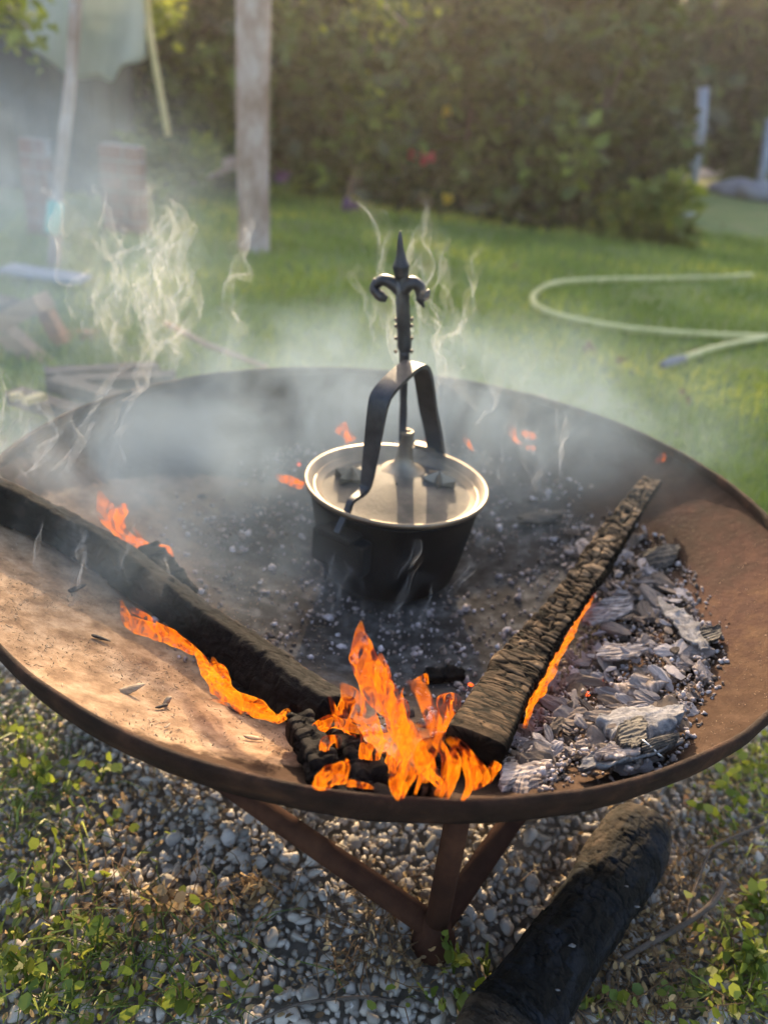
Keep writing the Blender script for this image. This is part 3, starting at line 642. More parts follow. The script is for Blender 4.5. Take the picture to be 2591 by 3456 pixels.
while cnt < 285:
    px = rng.uniform(1650, 2430); py = rng.uniform(1740, 2680)
    if not inpoly(px, py, poly): continue
    dd = min(1.0, pdist(px, py, poly) / 130); lift = 0.004 + 0.020 * dd * rng.uniform(0.1, 1.0)
    p = hb(px, py, lift); s = rng.lognormal(math.log(0.0112), 0.35); s = min(0.023, max(0.006, s))
    ci = int(rng.integers(18)); o = bpy.data.objects.new('charcoal_piece', cm[ci]); COL.objects.link(o)
    o.location = p; o.scale = (s * 1.25, s, s); o.rotation_euler = (rng.uniform(-.5, .5), rng.uniform(-.4, .4), rng.uniform(0, 6.28))
    zr = 'far end' if py < 2000 else ('upper middle' if py < 2180 else ('middle' if py < 2330 else ('lower middle' if py < 2460 else 'front edge')))
    pw = 1905 + (2080 - 1905) * 0 if py < 1900 else 1985 - (py - 1900) * .42
    zc = 'beside the plank' if px < pw + 130 else ('at the outer side' if px > pw + 300 else 'in the heap centre')
    zs = 'tiny' if s < .008 else ('small' if s < .0105 else ('medium' if s < .014 else ('large' if s < .018 else 'very large')))
    tag(o, f'{zs} {shp[ci]} grey charcoal piece {zc}, {zr}', 'charcoal', 'charcoal heap pieces'); cnt += 1
for _ in range(7000):
    px = rng.uniform(1600, 2460); py = rng.uniform(1700, 2720)
    ins = inpoly(px, py, poly)
    if not ins and (pdist(px, py, poly) > 60 or rng.uniform() < .6): continue
    p = hb(px, py, 0.001 + (0.014 * rng.uniform() if ins else 0)); crumbs.append((p.x, p.y, p.z, min(.006, rng.lognormal(math.log(0.0024), 0.45))))
scatter_mass('charcoal_crumbs', M_crumb, crumbs, protos1, IF1, label='loose grey charcoal crumbs and ash under the coal heap', cat='charcoal crumbs', smooth=False)

def slab(name, pxpts, lift, th, m, label, cat, curl=0.0, nx=36, ny=14, amp=0.0025, seed=0, ridges=0, ridge_amp=0.0015, tilt=0.0):
    """a crust or shard: pxpts = 4 corners (image) ordered round the piece; lies on the dish / heap"""
    c = [hb(px, py, lift) for px, py in pxpts]
    top = []; rnd = random.Random(seed)
    for i in range(nx + 1):
        for j in range(ny + 1):
            u = i / nx; w = j / ny
            a_, b_ = 2 * u - 1, 2 * w - 1; u2 = .5 + .5 * a_ * math.sqrt(max(0, 1 - .42 * b_ * b_)); w2 = .5 + .5 * b_ * math.sqrt(max(0, 1 - .42 * a_ * a_))
            p = c[0].lerp(c[1], u2).lerp(c[3].lerp(c[2], u2), w2)
            # ragged outline
            e = (nz(u * 3, seed, 1.3, 1.7) * 0.12)
            cen = (c[0] + c[1] + c[2] + c[3]) / 4
            th_ = math.atan2(b_, a_); ck, sk = math.cos(th_), math.sin(th_)
            p = p + (p - cen) * (0.12 + 0.38 * nz(ck * 1.3 + seed, sk * 1.3, seed, 1.0) + .22 * nz(ck * 4 + seed, sk * 4, seed, 1.0) + .10 * nz(ck * 14, sk * 14, seed, 1.0))
            z = curl * (4 * (w - .5) ** 2) + amp * nz(p.x, p.y, seed, 60) + 0.4 * amp * nz(p.x, p.y, seed, 160) + tilt * (w - .5)
            if ridges: z += ridge_amp * .45 * (1 + nz(u * 3, w * 9, seed, 2)) * math.sin(w * ridges * 6.28 + 1.5 * nz(u, w, seed, 4))
            top.append(p + V((0, 0, z)))
    n1 = len(top); bot = [p - V((0, 0, th * (0.6 + 0.4 * math.sin(3.14 * ((k % (ny + 1)) / ny))))) for k, p in enumerate(top)]
    f = []
    W_ = ny + 1
    for i in range(nx):
        for j in range(ny):
            a = i * W_ + j; q = (a, a + W_, a + W_ + 1, a + 1); f.append(q); f.append(tuple(n1 + k for k in q[::-1]))
    bd = [i * W_ for i in range(nx + 1)] + [nx * W_ + j for j in range(1, W_)] + [i * W_ + ny for i in range(nx - 1, -1, -1)] + [j for j in range(ny - 1, 0, -1)]
    for k in range(len(bd)):
        a, b = bd[k], bd[(k + 1) % len(bd)]; f.append((a, n1 + a, n1 + b, b))
    o = mesh(name, [tuple(p) for p in top + bot], f, m, smooth=True); return tag(o, label, cat)
slab('ash_slab', [(2040, 2375), (2290, 2350), (2300, 2430), (2060, 2460)], 0.030, 0.016, M_ash, 'large pale grey ash crusted wood slab on the right front of the coal heap', 'ash slab', curl=-0.010, seed=1, amp=.006, nx=60, ny=30)
slab('fibrous_coal', [(1705, 2530), (1840, 2505), (1858, 2620), (1700, 2650)], 0.012, 0.020, M_fibre, 'fibrous pale burnt wood block like a brush beside the plank end', 'burnt wood block', curl=-0.012, seed=3, ridges=13, ridge_amp=.0006, nx=60, ny=110)
slab('curled_bark', [(1960, 2560), (2270, 2490), (2260, 2530), (1985, 2620)], 0.012, 0.005, M_ash, 'long curled strip of white ash bark on the front edge of the heap', 'bark', curl=0.008, seed=5, amp=.005, nx=60, ny=24)
slab('flat_shard', [(2030, 2520), (2150, 2505), (2150, 2545), (2030, 2555)], 0.022, 0.008, M_fibre, 'flat grey brown shard lying on the white curled bark', 'wood shard', seed=6, ridges=6, amp=.0015, ny=50)
slab('dark_chunk', [(2080, 2455), (2170, 2425), (2185, 2490), (2100, 2510)], 0.030, 0.022, M_darkchar, 'dark brown square charcoal chunk in front of the pale ash slab', 'charcoal chunk', seed=7, ridges=7, ridge_amp=.0008, ny=60, tilt=-.008)
slab('ridged_shard', [(2160, 2490), (2270, 2465), (2290, 2490), (2180, 2530)], 0.024, 0.010, M_darkchar, 'dark ridged charcoal shard right of the square chunk', 'charcoal shard', seed=8, ridges=9, ridge_amp=.0012, ny=70, curl=-.006)
slab('curved_shard', [(2340, 2140), (2430, 2110), (2425, 2160), (2350, 2185)], 0.012, 0.006, M_darkchar, 'curved brown shard at the far right edge of the heap', 'charcoal shard', seed=9, ridges=7, ridge_amp=.001, ny=60, curl=.004)
slab('grey_leaf_crust', [(2215, 2030), (2300, 2050), (2385, 2160), (2330, 2180)], 0.020, 0.004, M_ash, 'thin white crust of ash draped over the right of the heap', 'ash crust', seed=10, amp=.007, nx=50, ny=26)
slab('pink_crust', [(1975, 2035), (2120, 2010), (2130, 2060), (1990, 2110)], 0.026, 0.008, M_fibre, 'long pinkish grey crust near the middle of the plank', 'ash crust', seed=11, amp=.003, ridges=6, ny=50)
slab('flat_crust', [(2010, 2180), (2170, 2165), (2180, 2210), (2020, 2225)], 0.026, 0.006, M_fibre, 'flat grey crust in the middle of the coal heap', 'ash crust', seed=12, amp=.002, ridges=5, ny=50)
slab('dark_flake', [(2150, 1850), (2300, 1820), (2280, 1890), (2200, 1910)], 0.012, 0.004, M_darkchar, 'wide dark flake leaning on the dish beyond the heap', 'charcoal flake', seed=13, curl=-.006, ridges=5, ny=50)
slab('burnt_flake', [(1750, 1730), (1880, 1715), (1890, 1745), (1770, 1765)], 0.01, 0.004, M_darkchar, 'black burnt flake lying between the pot and the plank', 'charcoal flake', seed=14, curl=-.004)
slab('pale_oval_coal', [(2085, 2290), (2230, 2280), (2240, 2320), (2090, 2330)], .02, .01, M_coal, 'rounded pale charcoal lump above the ash slab', 'charcoal lump', seed=15, curl=-.008)
st = catmull([hb(2165, 2510, .020), hb(2170, 2500, .026), hb(2220, 2545, .016), hb(2232, 2560, .010), hb(2185, 2575, .004)], 5)
v, f = tube(st, 0.0008, 6); tag(mesh('wire_staple', v, f, M_wire, smooth=True), 'bent bright wire staple at the front right edge of the heap', 'wire')

# loose bits on the dish: left side dust chips and centre ash
bits = []
for _ in range(7000):
    px = rng.uniform(0, 1100); py = rng.uniform(1750, 2600)
    p = hb(px, py, 0.0005)
    if math.hypot(p.x, p.y) > 0.485 or math.hypot(p.x + .16, p.y + .17) > .27: continue
    if nz(p.x, p.y, 8, 14) + rng.uniform(-.3, .3) < -0.05: continue
    bits.append((p.x, p.y, p.z, rng.uniform(0.0006, 0.0024)))
for _ in range(1800):
    px = rng.uniform(1850, 2591); py = rng.uniform(1750, 2650); p = hb(px, py, 0.0005)
    if math.hypot(p.x, p.y) > 0.488: continue
    bits.append((p.x, p.y, p.z, rng.uniform(0.0004, 0.0013)))
sl = [v_ * np.array([1.6, .4, .35]) for v_ in protos1]
scatter_mass('wood_dust', M_chip_s := mat('chip_dust', [(0.3, (0.16, 0.11, 0.07)), (0.7, (0.5, 0.38, 0.26))], 60, bump=0, rough=0.9, attr='tint', attr_stops=[(0, G(.3)), (.5, G(1)), (1, G(1.3))]), bits, sl, IF1, label='fine pale wood chips and dust sprinkled over the dish', cat='wood dust', flat=0.5, smooth=False)
bits = []
for _ in range(5600):
    a = rng.uniform(0, 6.28); rr_ = 0.36 * math.sqrt(rng.uniform()); x = 0.03 + rr_ * math.cos(a); y = 0.0 + rr_ * math.sin(a)
    if math.hypot(x, y) > .44 or math.hypot(x - PC.x, y - PC.y) < .085: continue
    if nz(x, y, 2, 9) + rng.uniform(-.35, .35) < -.05: continue
    bits.append((x, y, zb(x, y) + 0.001, min(.010, rng.lognormal(math.log(0.0025), 0.6))))
scatter_mass('ash_crumbs', M_crumb, bits, protos1, IF1, label='dark ash and charcoal crumbs spread over the middle of the dish', cat='ash', smooth=False)
k = 0
for (px, py, s, m_) in ((435, 2330, .012, M_chip), (560, 2370, .009, M_chip), (860, 2490, .007, M_chip), (800, 2395, .008, M_darkchar), (860, 2410, .011, M_darkchar), (345, 2155, .009, M_darkchar), (565, 2450, .004, M_chip), (250, 1990, .014, M_darkchar), (545, 2385, .007, M_darkchar)):
    q = hb(px, py, 0.003); v_ = chunk(rng, (1.5, .5, .35)) * s; v_ = v_ @ rotm(np.random.default_rng(k)).T * np.array([1, 1, .5])
    tag(mesh('wood_chip', v_ + np.array(q), IF2, m_), ('pale wood chip' if m_ is M_chip else 'dark charred chip') + ' on the brown dust, ' + ('largest and furthest left', 'next to the shadow edge', 'closest to the flames', 'in the middle right', 'just below the long flame', 'upper left part', 'tiny near the front rim', 'furthest up by the timber', 'between the two big chips')[k], 'wood chip', 'pale chips on the dust' if m_ is M_chip else 'dark chips on the dust'); k += 1
embers = []
for (px, py) in ((1960, 2360), (2030, 2290), (2060, 2060), (1590, 2300), (1985, 2330), (1010, 1560), (1110, 1545)):
    q = hb(px, py, 0.012); embers.append((q.x, q.y, q.z - .004, .004))
o = scatter_mass('glowing_embers', M_ember, embers, protos1, IF1, label='small glowing orange embers among the grey coals', cat='embers')

# ------------------------------------------------------------------ background
def leaves(centers, size, seed, droop=0.3, aspect=0.55):
    r = np.random.default_rng(seed); n = len(centers); c = np.asarray(centers)
    d = r.normal(size=(n, 3)); d[:, 2] = d[:, 2] * 0.6 - droop; d /= np.linalg.norm(d, axis=1)[:, None]
    s = r.normal(size=(n, 3)); s -= (s * d).sum(1)[:, None] * d; s /= np.linalg.norm(s, axis=1)[:, None]
    L = (size * r.uniform(0.45, 1.45, n))[:, None]
    nn = np.cross(d, s) * L * 0.12
    v = np.stack([c, c + d * L * .28 + s * L * aspect * .46 + nn, c + d * L * .72 + s * L * aspect * .42 + nn, c + d * L, c + d * L * .72 - s * L * aspect * .42 + nn, c + d * L * .28 - s * L * aspect * .46 + nn], 1).reshape(-1, 3)
    f = np.arange(6 * n).reshape(n, 6); t = np.repeat(r.uniform(size=n), 6)
    return v, f, t
def crown_points(n, cx, cy_, z0, z1, rx, ry, seed, lumps=26):
    r = np.random.default_rng(seed); out = []
    cs = []
    for _ in range(lumps):
        a = r.uniform(0, 6.28); h = r.uniform(0.02, 1); q = math.sqrt(r.uniform()) * (1 - 0.35 * h ** 2)
        cs.append((cx + rx * q * math.cos(a), cy_ + ry * q * math.sin(a), z0 + (z1 - z0) * h, r.uniform(.16, .38)))
    k = n // lumps
    for (x, y, z, q) in cs:
        d = r.normal(size=(k, 3)); d /= np.linalg.norm(d, axis=1)[:, None]; rad = (q * rx * 1.0) * r.uniform(0.55, 1.05, k) ** 0.5
        p = np.array([x, y, z]) + d * rad[:, None]; out.append(np.concatenate([p, np.full((k, 1), r.uniform())], 1))
    p = np.concatenate(out); p = p[(p[:, 2] > 0.02) & (p[:, 2] < z1 + .15)]; return p
def shrub(name, label, cat, cx, cy_, h, rx, ry, n, size, seed, m=None, z0=0.05, stems=5, group=None, lumps=30, trunk_r=.03):
    t = empty(name, (cx, cy_, 0), label, cat, group)
    p = crown_points(n, cx, cy_, z0, h, rx, ry, seed, lumps); v, f, ti = leaves(p[:, :3], size, seed); ti = ti * .55 + np.repeat(p[:, 3], 6) * .45
    o = mesh('foliage', v, f, m or M_leaf, t, attrs={'tint': ti}); o['kind'] = 'stuff'
    r = random.Random(seed); parts = []
    for k in range(stems):
        a = r.uniform(0, 6.28); bx, by = cx + rx * .25 * math.cos(a), cy_ + ry * .25 * math.sin(a)
        e = V((cx + rx * .4 * math.cos(a), cy_ + ry * .4 * math.sin(a), h * .7))
        parts.append(tube(catmull([(bx, by, -0.03), V((bx, by, 0)).lerp(e, .5) + V((r.uniform(-.1, .1), r.uniform(-.1, .1), .1)), e], 5), list(np.linspace(trunk_r, trunk_r * .3, 11)), 7))
    v, f = join(*parts); mesh('trunk', v, f, M_twig, t, smooth=True)
    return t
HL = [('dark leafy shrub at the left end of the hedge behind the canvas', -3.6, 5.8, 2.0, 1.0), ('dark leafy shrub between the canvas and the pale tree trunk', -2.5, 6.3, 1.75, .95),
      ('dark leafy shrub directly behind the pale tree trunk', -1.5, 6.5, 1.65, .9), ('tall shrub with red flower in the middle of the hedge', -.55, 6.6, 1.7, .95),
      ('bushy shrub right of the red flower in the hedge', .35, 6.55, 1.75, .9), ('bushy shrub at the right end of the hedge nearest the lawn', 1.2, 6.2, 2.0, .85),
      ('shrub behind the hedge end beside the far path', 1.9, 9.6, 2.6, 1.1), ('tall dark shrub in the second row behind the canvas', -4.9, 7.8, 3.0, 1.2),
      ('dark shrub in the second row behind the pale trunk', -2.2, 8.2, 2.0, 1.2), ('dark shrub in the second row behind the red flower', -.3, 8.4, 2.1, 1.2)]
for i, (lb_, x, y, h, r_) in enumerate(HL):
    shrub('hedge_shrub', lb_, 'shrub', x, y, h, r_, r_ * .75, 9000, 0.13, 100 + i, group='hedge shrubs', lumps=34)
FT = [('far bushy tree rising beyond the pale post', 7.0, 16.5, 4.8, 2.2, .9), ('far dark tree right of the pale post', 10.4, 18.5, 5.2, 2.4, .8), ('distant tree at the right end of the far path', 14.0, 21.0, 5.8, 2.8, .8),
      ('far tree left of the pale post behind the shrubs', 4.2, 15.0, 4.4, 1.9, .5), ('distant tree behind the middle of the hedge', 0.4, 12.0, 2.7, 2.0, .3), ('distant tree behind the pale trunk', -3.5, 11.5, 2.8, 2.2, .3), ('distant tree beyond the canvas on the left', -7.5, 10.5, 4.0, 2.4, .3), ('distant tree furthest right by the rocks', 19.0, 25.0, 6.5, 3.4, .8), ('distant low tree closing the end of the far path', 11.5, 27.0, 5.5, 4.2, .2), ('distant tree in the gap above the far path', 15.5, 28.0, 8.0, 4.5, .2), ('dense distant tree right behind the pale post', 12.8, 24.0, 7.0, 3.2, .2), ('dense distant tree at the far right corner', 18.0, 30.0, 9.0, 4.5, .2), ('distant tree beyond the right edge of the lawn', 8.6, 24.0, 7.0, 3.6, .3)]
for i, (lb_, x, y, h, r_, z0_) in enumerate(FT):
    shrub('garden_tree', lb_, 'tree', x, y, h, r_, r_, 8500, 0.32, 200 + i, group='far garden trees', stems=4, trunk_r=.08, z0=z0_, lumps=34)
shrub('low_plant', 'low broad leaved plant at the right foot of the hedge', 'plant', 1.75, 5.55, .42, .38, .3, 900, 0.11, 300, m=M_leaf2, stems=3, lumps=12, trunk_r=.008)
shrub('low_plant', 'small leafy plant sprouting at the foot of the hedge left of the pale trunk', 'plant', -1.75, 4.9, .5, .35, .3, 500, 0.10, 301, m=M_leaf2, stems=3, lumps=10, trunk_r=.008)
# yellow-green leaves at the very top
for (lb_, px, py, y, r_) in (('yellow green leafy twig at the top left corner', 40, 40, 3.0, .14), ('yellow leafy twig right of the yellow pole', 545, 30, 4.3, .12), ('yellow green leaves at the top middle above the hedge', 1280, 0, 5.4, .35)):
    q = hy(px, py, y); t = empty('leafy_twig', q, lb_, 'twig'); r = np.random.default_rng(int(px))
    p = np.array(q) + r.normal(size=(160, 3)) * r_ * .5; v, f, ti = leaves(p, 0.06, int(px) + 1)
    o = mesh('foliage', v, f, M_leaf2, t, attrs={'tint': np.clip(ti + .5, 0, 1)}); o['kind'] = 'stuff'
    v, f = tube([q + V((-r_, .1, r_ * 2.5)), q + V((0, 0, 0)), q + V((r_ * .6, -.03, -r_ * .4))], 0.006, 6); mesh('stem', v, f, M_bark, t)
for (px, py, y, s, m_, lb_) in ((1428, 528, 5.9, .05, M_pink, 'single bright red flower low in the hedge'), (1508, 375, 5.9, .03, M_yel, 'small yellow flower in the hedge above the red one'), (1508, 675, 5.75, .03, M_yel, 'small orange yellow flower at the foot of the hedge'), (1175, 685, 5.5, .05, M_mauve, 'mauve flower tuft at the foot of the hedge'), (950, 590, 5.6, .04, M_mauve, 'dim mauve flower right of the pale trunk')):
    q = hy(px, py, y); p = np.array(q) + rng.normal(size=(26, 3)) * s * .4; v, f, ti = leaves(p, s * 1.3, int(px), aspect=.9); tag(mesh('flower', v, f, m_), lb_, 'flower')

# lawn blades
n = 60000; r = np.random.default_rng(5)
yy = 0.62 + (6.6 - .62) * r.uniform(size=n) ** 1.25; xx = r.uniform(-1, 1, n) * (0.75 + 0.62 * yy)
k_ = (xx > -1.0 - .35 * yy); xx, yy = xx[k_], yy[k_]; n = len(xx)
base = np.stack([xx, yy, np.full(n, 0.0)], 1); ang = r.uniform(0, 6.28, n); hgt = r.uniform(.018, .045, n) * (0.9 + .12 * yy)
lean = r.normal(size=(n, 2)) * .014; sdv = np.stack([np.cos(ang), np.sin(ang), np.zeros(n)], 1) * (0.0028 + .0009 * yy)[:, None]
v = np.stack([base - sdv, base + sdv, base + np.concatenate([lean, hgt[:, None]], 1)], 1).reshape(-1, 3)
pat = np.array([nz(a, b, 0, 1.3) for a, b in zip(xx, yy)])
ti = np.clip(r.uniform(size=n) * .6 + .2 + pat * .8, 0, 1)
tag(mesh('grass', v, np.arange(3 * n).reshape(n, 3), M_grass, attrs={'tint': np.repeat(ti, 3)}), 'short green lawn grass behind the fire bowl', 'grass', kind='stuff')
# brown leaves on the lawn
for i, (px, py) in enumerate(((2330, 1180), (2100, 1215), (2320, 1330), (1800, 1330), (1990, 1170), (1740, 900), (2440, 760), (1100, 1000))):
    q = hz(px, py, 0.03); v, f, ti = leaves(np.array(q)[None, :] + rng.normal(size=(3, 3)) * .006, 0.045, i, aspect=.7)
    tag(mesh('fallen_leaf', v, f, M_dry, attrs={'tint': ti * .5}), 'curled brown fallen leaf lying on the lawn ' + ('left of the hose end', 'left of the lower hose bend', 'below the hose end', 'nearest the far rim', 'just inside the lower hose run', 'in front of the hedge middle', 'far right near the path', 'left of the pot rod')[i], 'leaf', 'fallen leaves on the lawn')

# pale tree trunk
tb = hz(855, 850); tt = hy(848, -260, tb.y + .05)
tr_ = empty('tree', tb, 'pale grey barked tree with straight trunk at left of the lawn', 'tree')
pts = catmull([tb + V((0, 0, -.05)), tb + V((0.002, 0, .12)), tb.lerp(tt, .4), tb.lerp(tt, .75) + V((.008, 0, 0)), tt, tt + (tt - tb) * .4], 8)
rad = [0.098, 0.096, 0.093, 0.090, .088, .087, .086, .085] + [0.084] * 33
v, f = tube(pts, rad[:len(pts)], 28, disp=lambda t, a, p: .004 * nz(p.z * 2, a, 0, 4) + .002 * nz(p.z * 6, math.cos(a) * 3, math.sin(a) * 3, 3)); mesh('trunk', v, f, M_bark, tr_, smooth=True)
# leaning thin stem with teal band
ts = hz(175, 905); te = hy(262, -60, ts.y + .25)
t2 = empty('thin_tree', ts, 'slim leaning grey trunk with teal band in front of the canvas', 'tree')
v, f = tube(catmull([ts + V((0, 0, -.05)), ts.lerp(te, .3), ts.lerp(te, .65) + V((.01, 0, 0)), te, te + (te - ts) * .25], 8), [.026] * 8 + [.025] * 8 + [.024] * 8 + [.021] * 9, 14, disp=lambda t, a, p: .002 * nz(p.z, a, 0, 9)); mesh('trunk', v, f, M_bark, t2, smooth=True)
b0 = hy(176, 790, ts.y - .0); b1 = hy(190, 680, ts.y + .03); v, f = tube([b0, b0.lerp(b1, .5), b1], .034, 16); mesh('band', v, f, M_teal, t2, smooth=True)
# canvas awning
yc = 3.7; c0, c1, c2, c3 = hy(60, -150, yc), hy(500, -160, yc - .2), hy(508, 190, yc - .2), hy(80, 120, yc)
vs_ = []; NX, NY = 30, 16
for i in range(NX + 1):
    for j in range(NY + 1):
        u = i / NX; w_ = j / NY; p = c0.lerp(c1, u).lerp(c3.lerp(c2, u), w_)
        p = p + V((0, .10 * math.sin(u * 9 + w_ * 3) * w_, -(0.15 * math.sin(u * 3.14) + .015 * math.sin(u * 21)) * w_ ** 1.5)); vs_.append(p)
f = [(i * (NY + 1) + j, (i + 1) * (NY + 1) + j, (i + 1) * (NY + 1) + j + 1, i * (NY + 1) + j + 1) for i in range(NX) for j in range(NY)]
cv = tag(mesh('canvas_awning', [tuple(p) for p in vs_], f, M_canvas, smooth=True), 'pale green canvas sheet hanging at the top left with scalloped lower edge', 'canvas')
sol = cv.modifiers.new('s', 'SOLIDIFY'); sol.thickness = 0.006
v, f = tube(catmull([hy(490, -90, 3.45), hy(500, 60, 3.45), hy(520, 190, 3.42), hy(568, 460, 3.38)], 6), .017, 10); tag(mesh('bamboo_pole', v, f, M_bamboo, smooth=True), 'yellow bamboo pole slanting down from the right edge of the canvas', 'pole')
# dark shed wall behind the canvas
s0 = hz(60, 760); s1 = hz(530, 690)
sh = empty('shed', (-2.2, 4.9, 0), 'dark boarded shed front in shade below the canvas', 'shed')
for i in range(13):
    x = -3.75 + i * 0.142; v, f = box((x, 4.95 + .02 * x, .62), (0.136, 0.03 + .004 * (i % 3), 1.26)); mesh('board', v, f, M_dark, sh)
v, f = box((-2.9, 5.0, 1.28), (1.95, .12, .06)); mesh('beam', v, f, M_dark, sh)
# two brick pillars
for (px0, px1, pt, pb_, y, lb_) in ((115, 205, 470, 880, 3.3, 'faint red brick pillar behind the thin leaning trunk'), (365, 500, 490, 830, 3.6, 'red brick pillar right of the thin leaning trunk')):
    a = hy(px0, pb_, y); b = hy(px1, pb_, y); tpz = hy((px0 + px1) / 2, pt, y).z
    cx = (a.x + b.x) / 2; wd_ = (b.x - a.x) * .95; pl_ = empty('brick_pillar', (cx, y, 0), lb_, 'brick pillar'); nb = max(3, int(tpz / .075))
    for k in range(nb):
        for s in (0, 1):
            off = wd_ * (.25 if s else -.25) if k % 2 == 0 else wd_ * (.3 if s else -.2)
            wz = wd_ * .49 if k % 2 == 0 else wd_ * (.38 if s else .58)
            v, f = box((cx + off, y + .01 * ((k * 7 + s) % 3 - 1) * .3, (k + .5) * tpz / nb), (wz - .006, wd_ * .6, tpz / nb - .008)); mesh('brick', v, f, M_red, pl_)
    v, f = box((cx, y, tpz / 2), (wd_ * .94, wd_ * .52, tpz * .99)); mesh('mortar', v, f, M_greystone, pl_)
# fallen trunk at the hedge foot
v, f = tube([hy(540, 625, 5.3), hy(660, 600, 5.35), hy(800, 545, 5.4)], .05, 12, disp=lambda t, a, p: .008 * nz(p.x, a, 0, 6)); tag(mesh('fallen_branch', v, f, M_bark, smooth=True), 'thick brown branch lying at the foot of the hedge left of the trunk', 'branch')
# blue sheet and firewood on the left
def flatbox(name, a, b, wd_, th, m, label, cat, up=(0, 0, 1), group=None):
    a, b = V(a), V(b); t = (b - a).normalized(); s = V(up).cross(t).normalized(); n_ = t.cross(s)
    v = []
    N_ = 10
    for i in range(N_ + 1):
        p = a.lerp(b, i / N_)
        for (x, y) in ((-1, -1), (1, -1), (1, 1), (-1, 1)): v.append(tuple(p + s * x * wd_ / 2 * (1 + .06 * nz(i, x, y, 1.3)) + n_ * y * th / 2 * (1 + .2 * nz(i, x, y + 4, 1.1))))
    f = grid_faces(N_ + 1, 4) + [(3, 2, 1, 0), tuple(N_ * 4 + j for j in range(4))]
    return tag(mesh(name, v, f, m), label, cat, group)
flatbox('blue_sheet', hy(20, 905, 2.3), hy(290, 945, 2.3), .14, .02, M_blue, 'pale blue plastic sheet lying behind the firewood on the left', 'plastic sheet')
FW = [((-60, 1120), (150, 1015), 1.45, .10, .05, M_wood, 'pale split log on top of the firewood pile at the left edge'), ((155, 1050), (215, 1160), 1.5, .05, .04, M_wood2, 'orange split log standing at the right of the firewood pile'),
      ((20, 1120), (205, 1290), 1.35, .06, .05, M_wood, 'long brown split log slanting down the front of the firewood pile'), ((120, 1140), (330, 1135), 1.65, .05, .04, M_wood2, 'orange brown split log behind the pile pointing right'),
      ((-80, 1210), (110, 1290), 1.35, .09, .07, M_wood, 'dull brown split log at the bottom left of the firewood pile'), ((60, 1180), (260, 1230), 1.6, .09, .07, M_wood, 'greyish split log low in the middle of the firewood pile'),
      ((-60, 1290), (160, 1240), 1.5, .10, .08, M_twig, 'dark split log at the base of the firewood pile'), ((-60, 1020), (60, 1060), 1.7, .09, .07, M_twig, 'dark log at the back of the firewood pile')]
for a, b, y, w_, t_, m_, lb_ in FW: flatbox('firewood', hy(*a, y), hy(*b, y), w_, t_, m_, lb_, 'firewood', group='split logs in the firewood pile')
for i in range(4):
    a = hz(rng.uniform(-80, 200), rng.uniform(1260, 1340), rng.uniform(.03, .08)); an = rng.uniform(-.6, .9)
    flatbox('kindling', a, a + V((math.cos(an) * .3, math.sin(an) * .3, rng.uniform(-.02, .04))), .05, .035, M_twig, 'dark piece of kindling under the split logs at left, ' + ('first', 'second', 'third', 'fourth')[i] + ' laid', 'kindling', group='kindling under the firewood')
for a, b, lb_ in (((35, 1340), (80, 1335), 'small orange wood chip beyond the left rim'), ((85, 1355), (150, 1335), 'thin yellow wood chip beyond the left rim')):
    flatbox('lit_chip', hz(*a, .2), hz(*b, .2), .02, .012, M_bamboo, lb_, 'wood chip')
v, f = tube([hz(560, 1090, .18), hz(690, 1160, .16), hz(900, 1240, .12)], .009, 8); tag(mesh('thin_stick', v, f, M_wood, smooth=True), 'thin brown stick slanting down behind the far rim', 'stick')
# hose on the lawn
hp = [(2540, 930), (2350, 940), (2060, 944), (1880, 955), (1805, 990), (1805, 1030), (1880, 1065), (2050, 1100), (2200, 1118), (2400, 1132), (2591, 1138), (2800, 1140)]
v, f = tube(catmull([hz(x, y, .028) for x, y in hp], 8), .015, 10); tag(mesh('garden_hose', v, f, M_hose, smooth=True), 'yellow garden hose looped on the lawn at the right', 'hose')
t = empty('hose_end', hz(2270, 1220, .02), 'short yellow hose end with grey nozzle on the lawn', 'hose')
v, f = tube(catmull([hz(2700, 1120, .028), hz(2440, 1168, .028), hz(2300, 1212, .028)], 6), .014, 10); mesh('hose', v, f, M_hose, t, smooth=True)
v, f = tube([hz(2305, 1210, .03), hz(2270, 1220, .03), hz(2235, 1232, .03)], [.014, .018, .016], 10); mesh('nozzle', v, f, M_greystone, t, smooth=True)
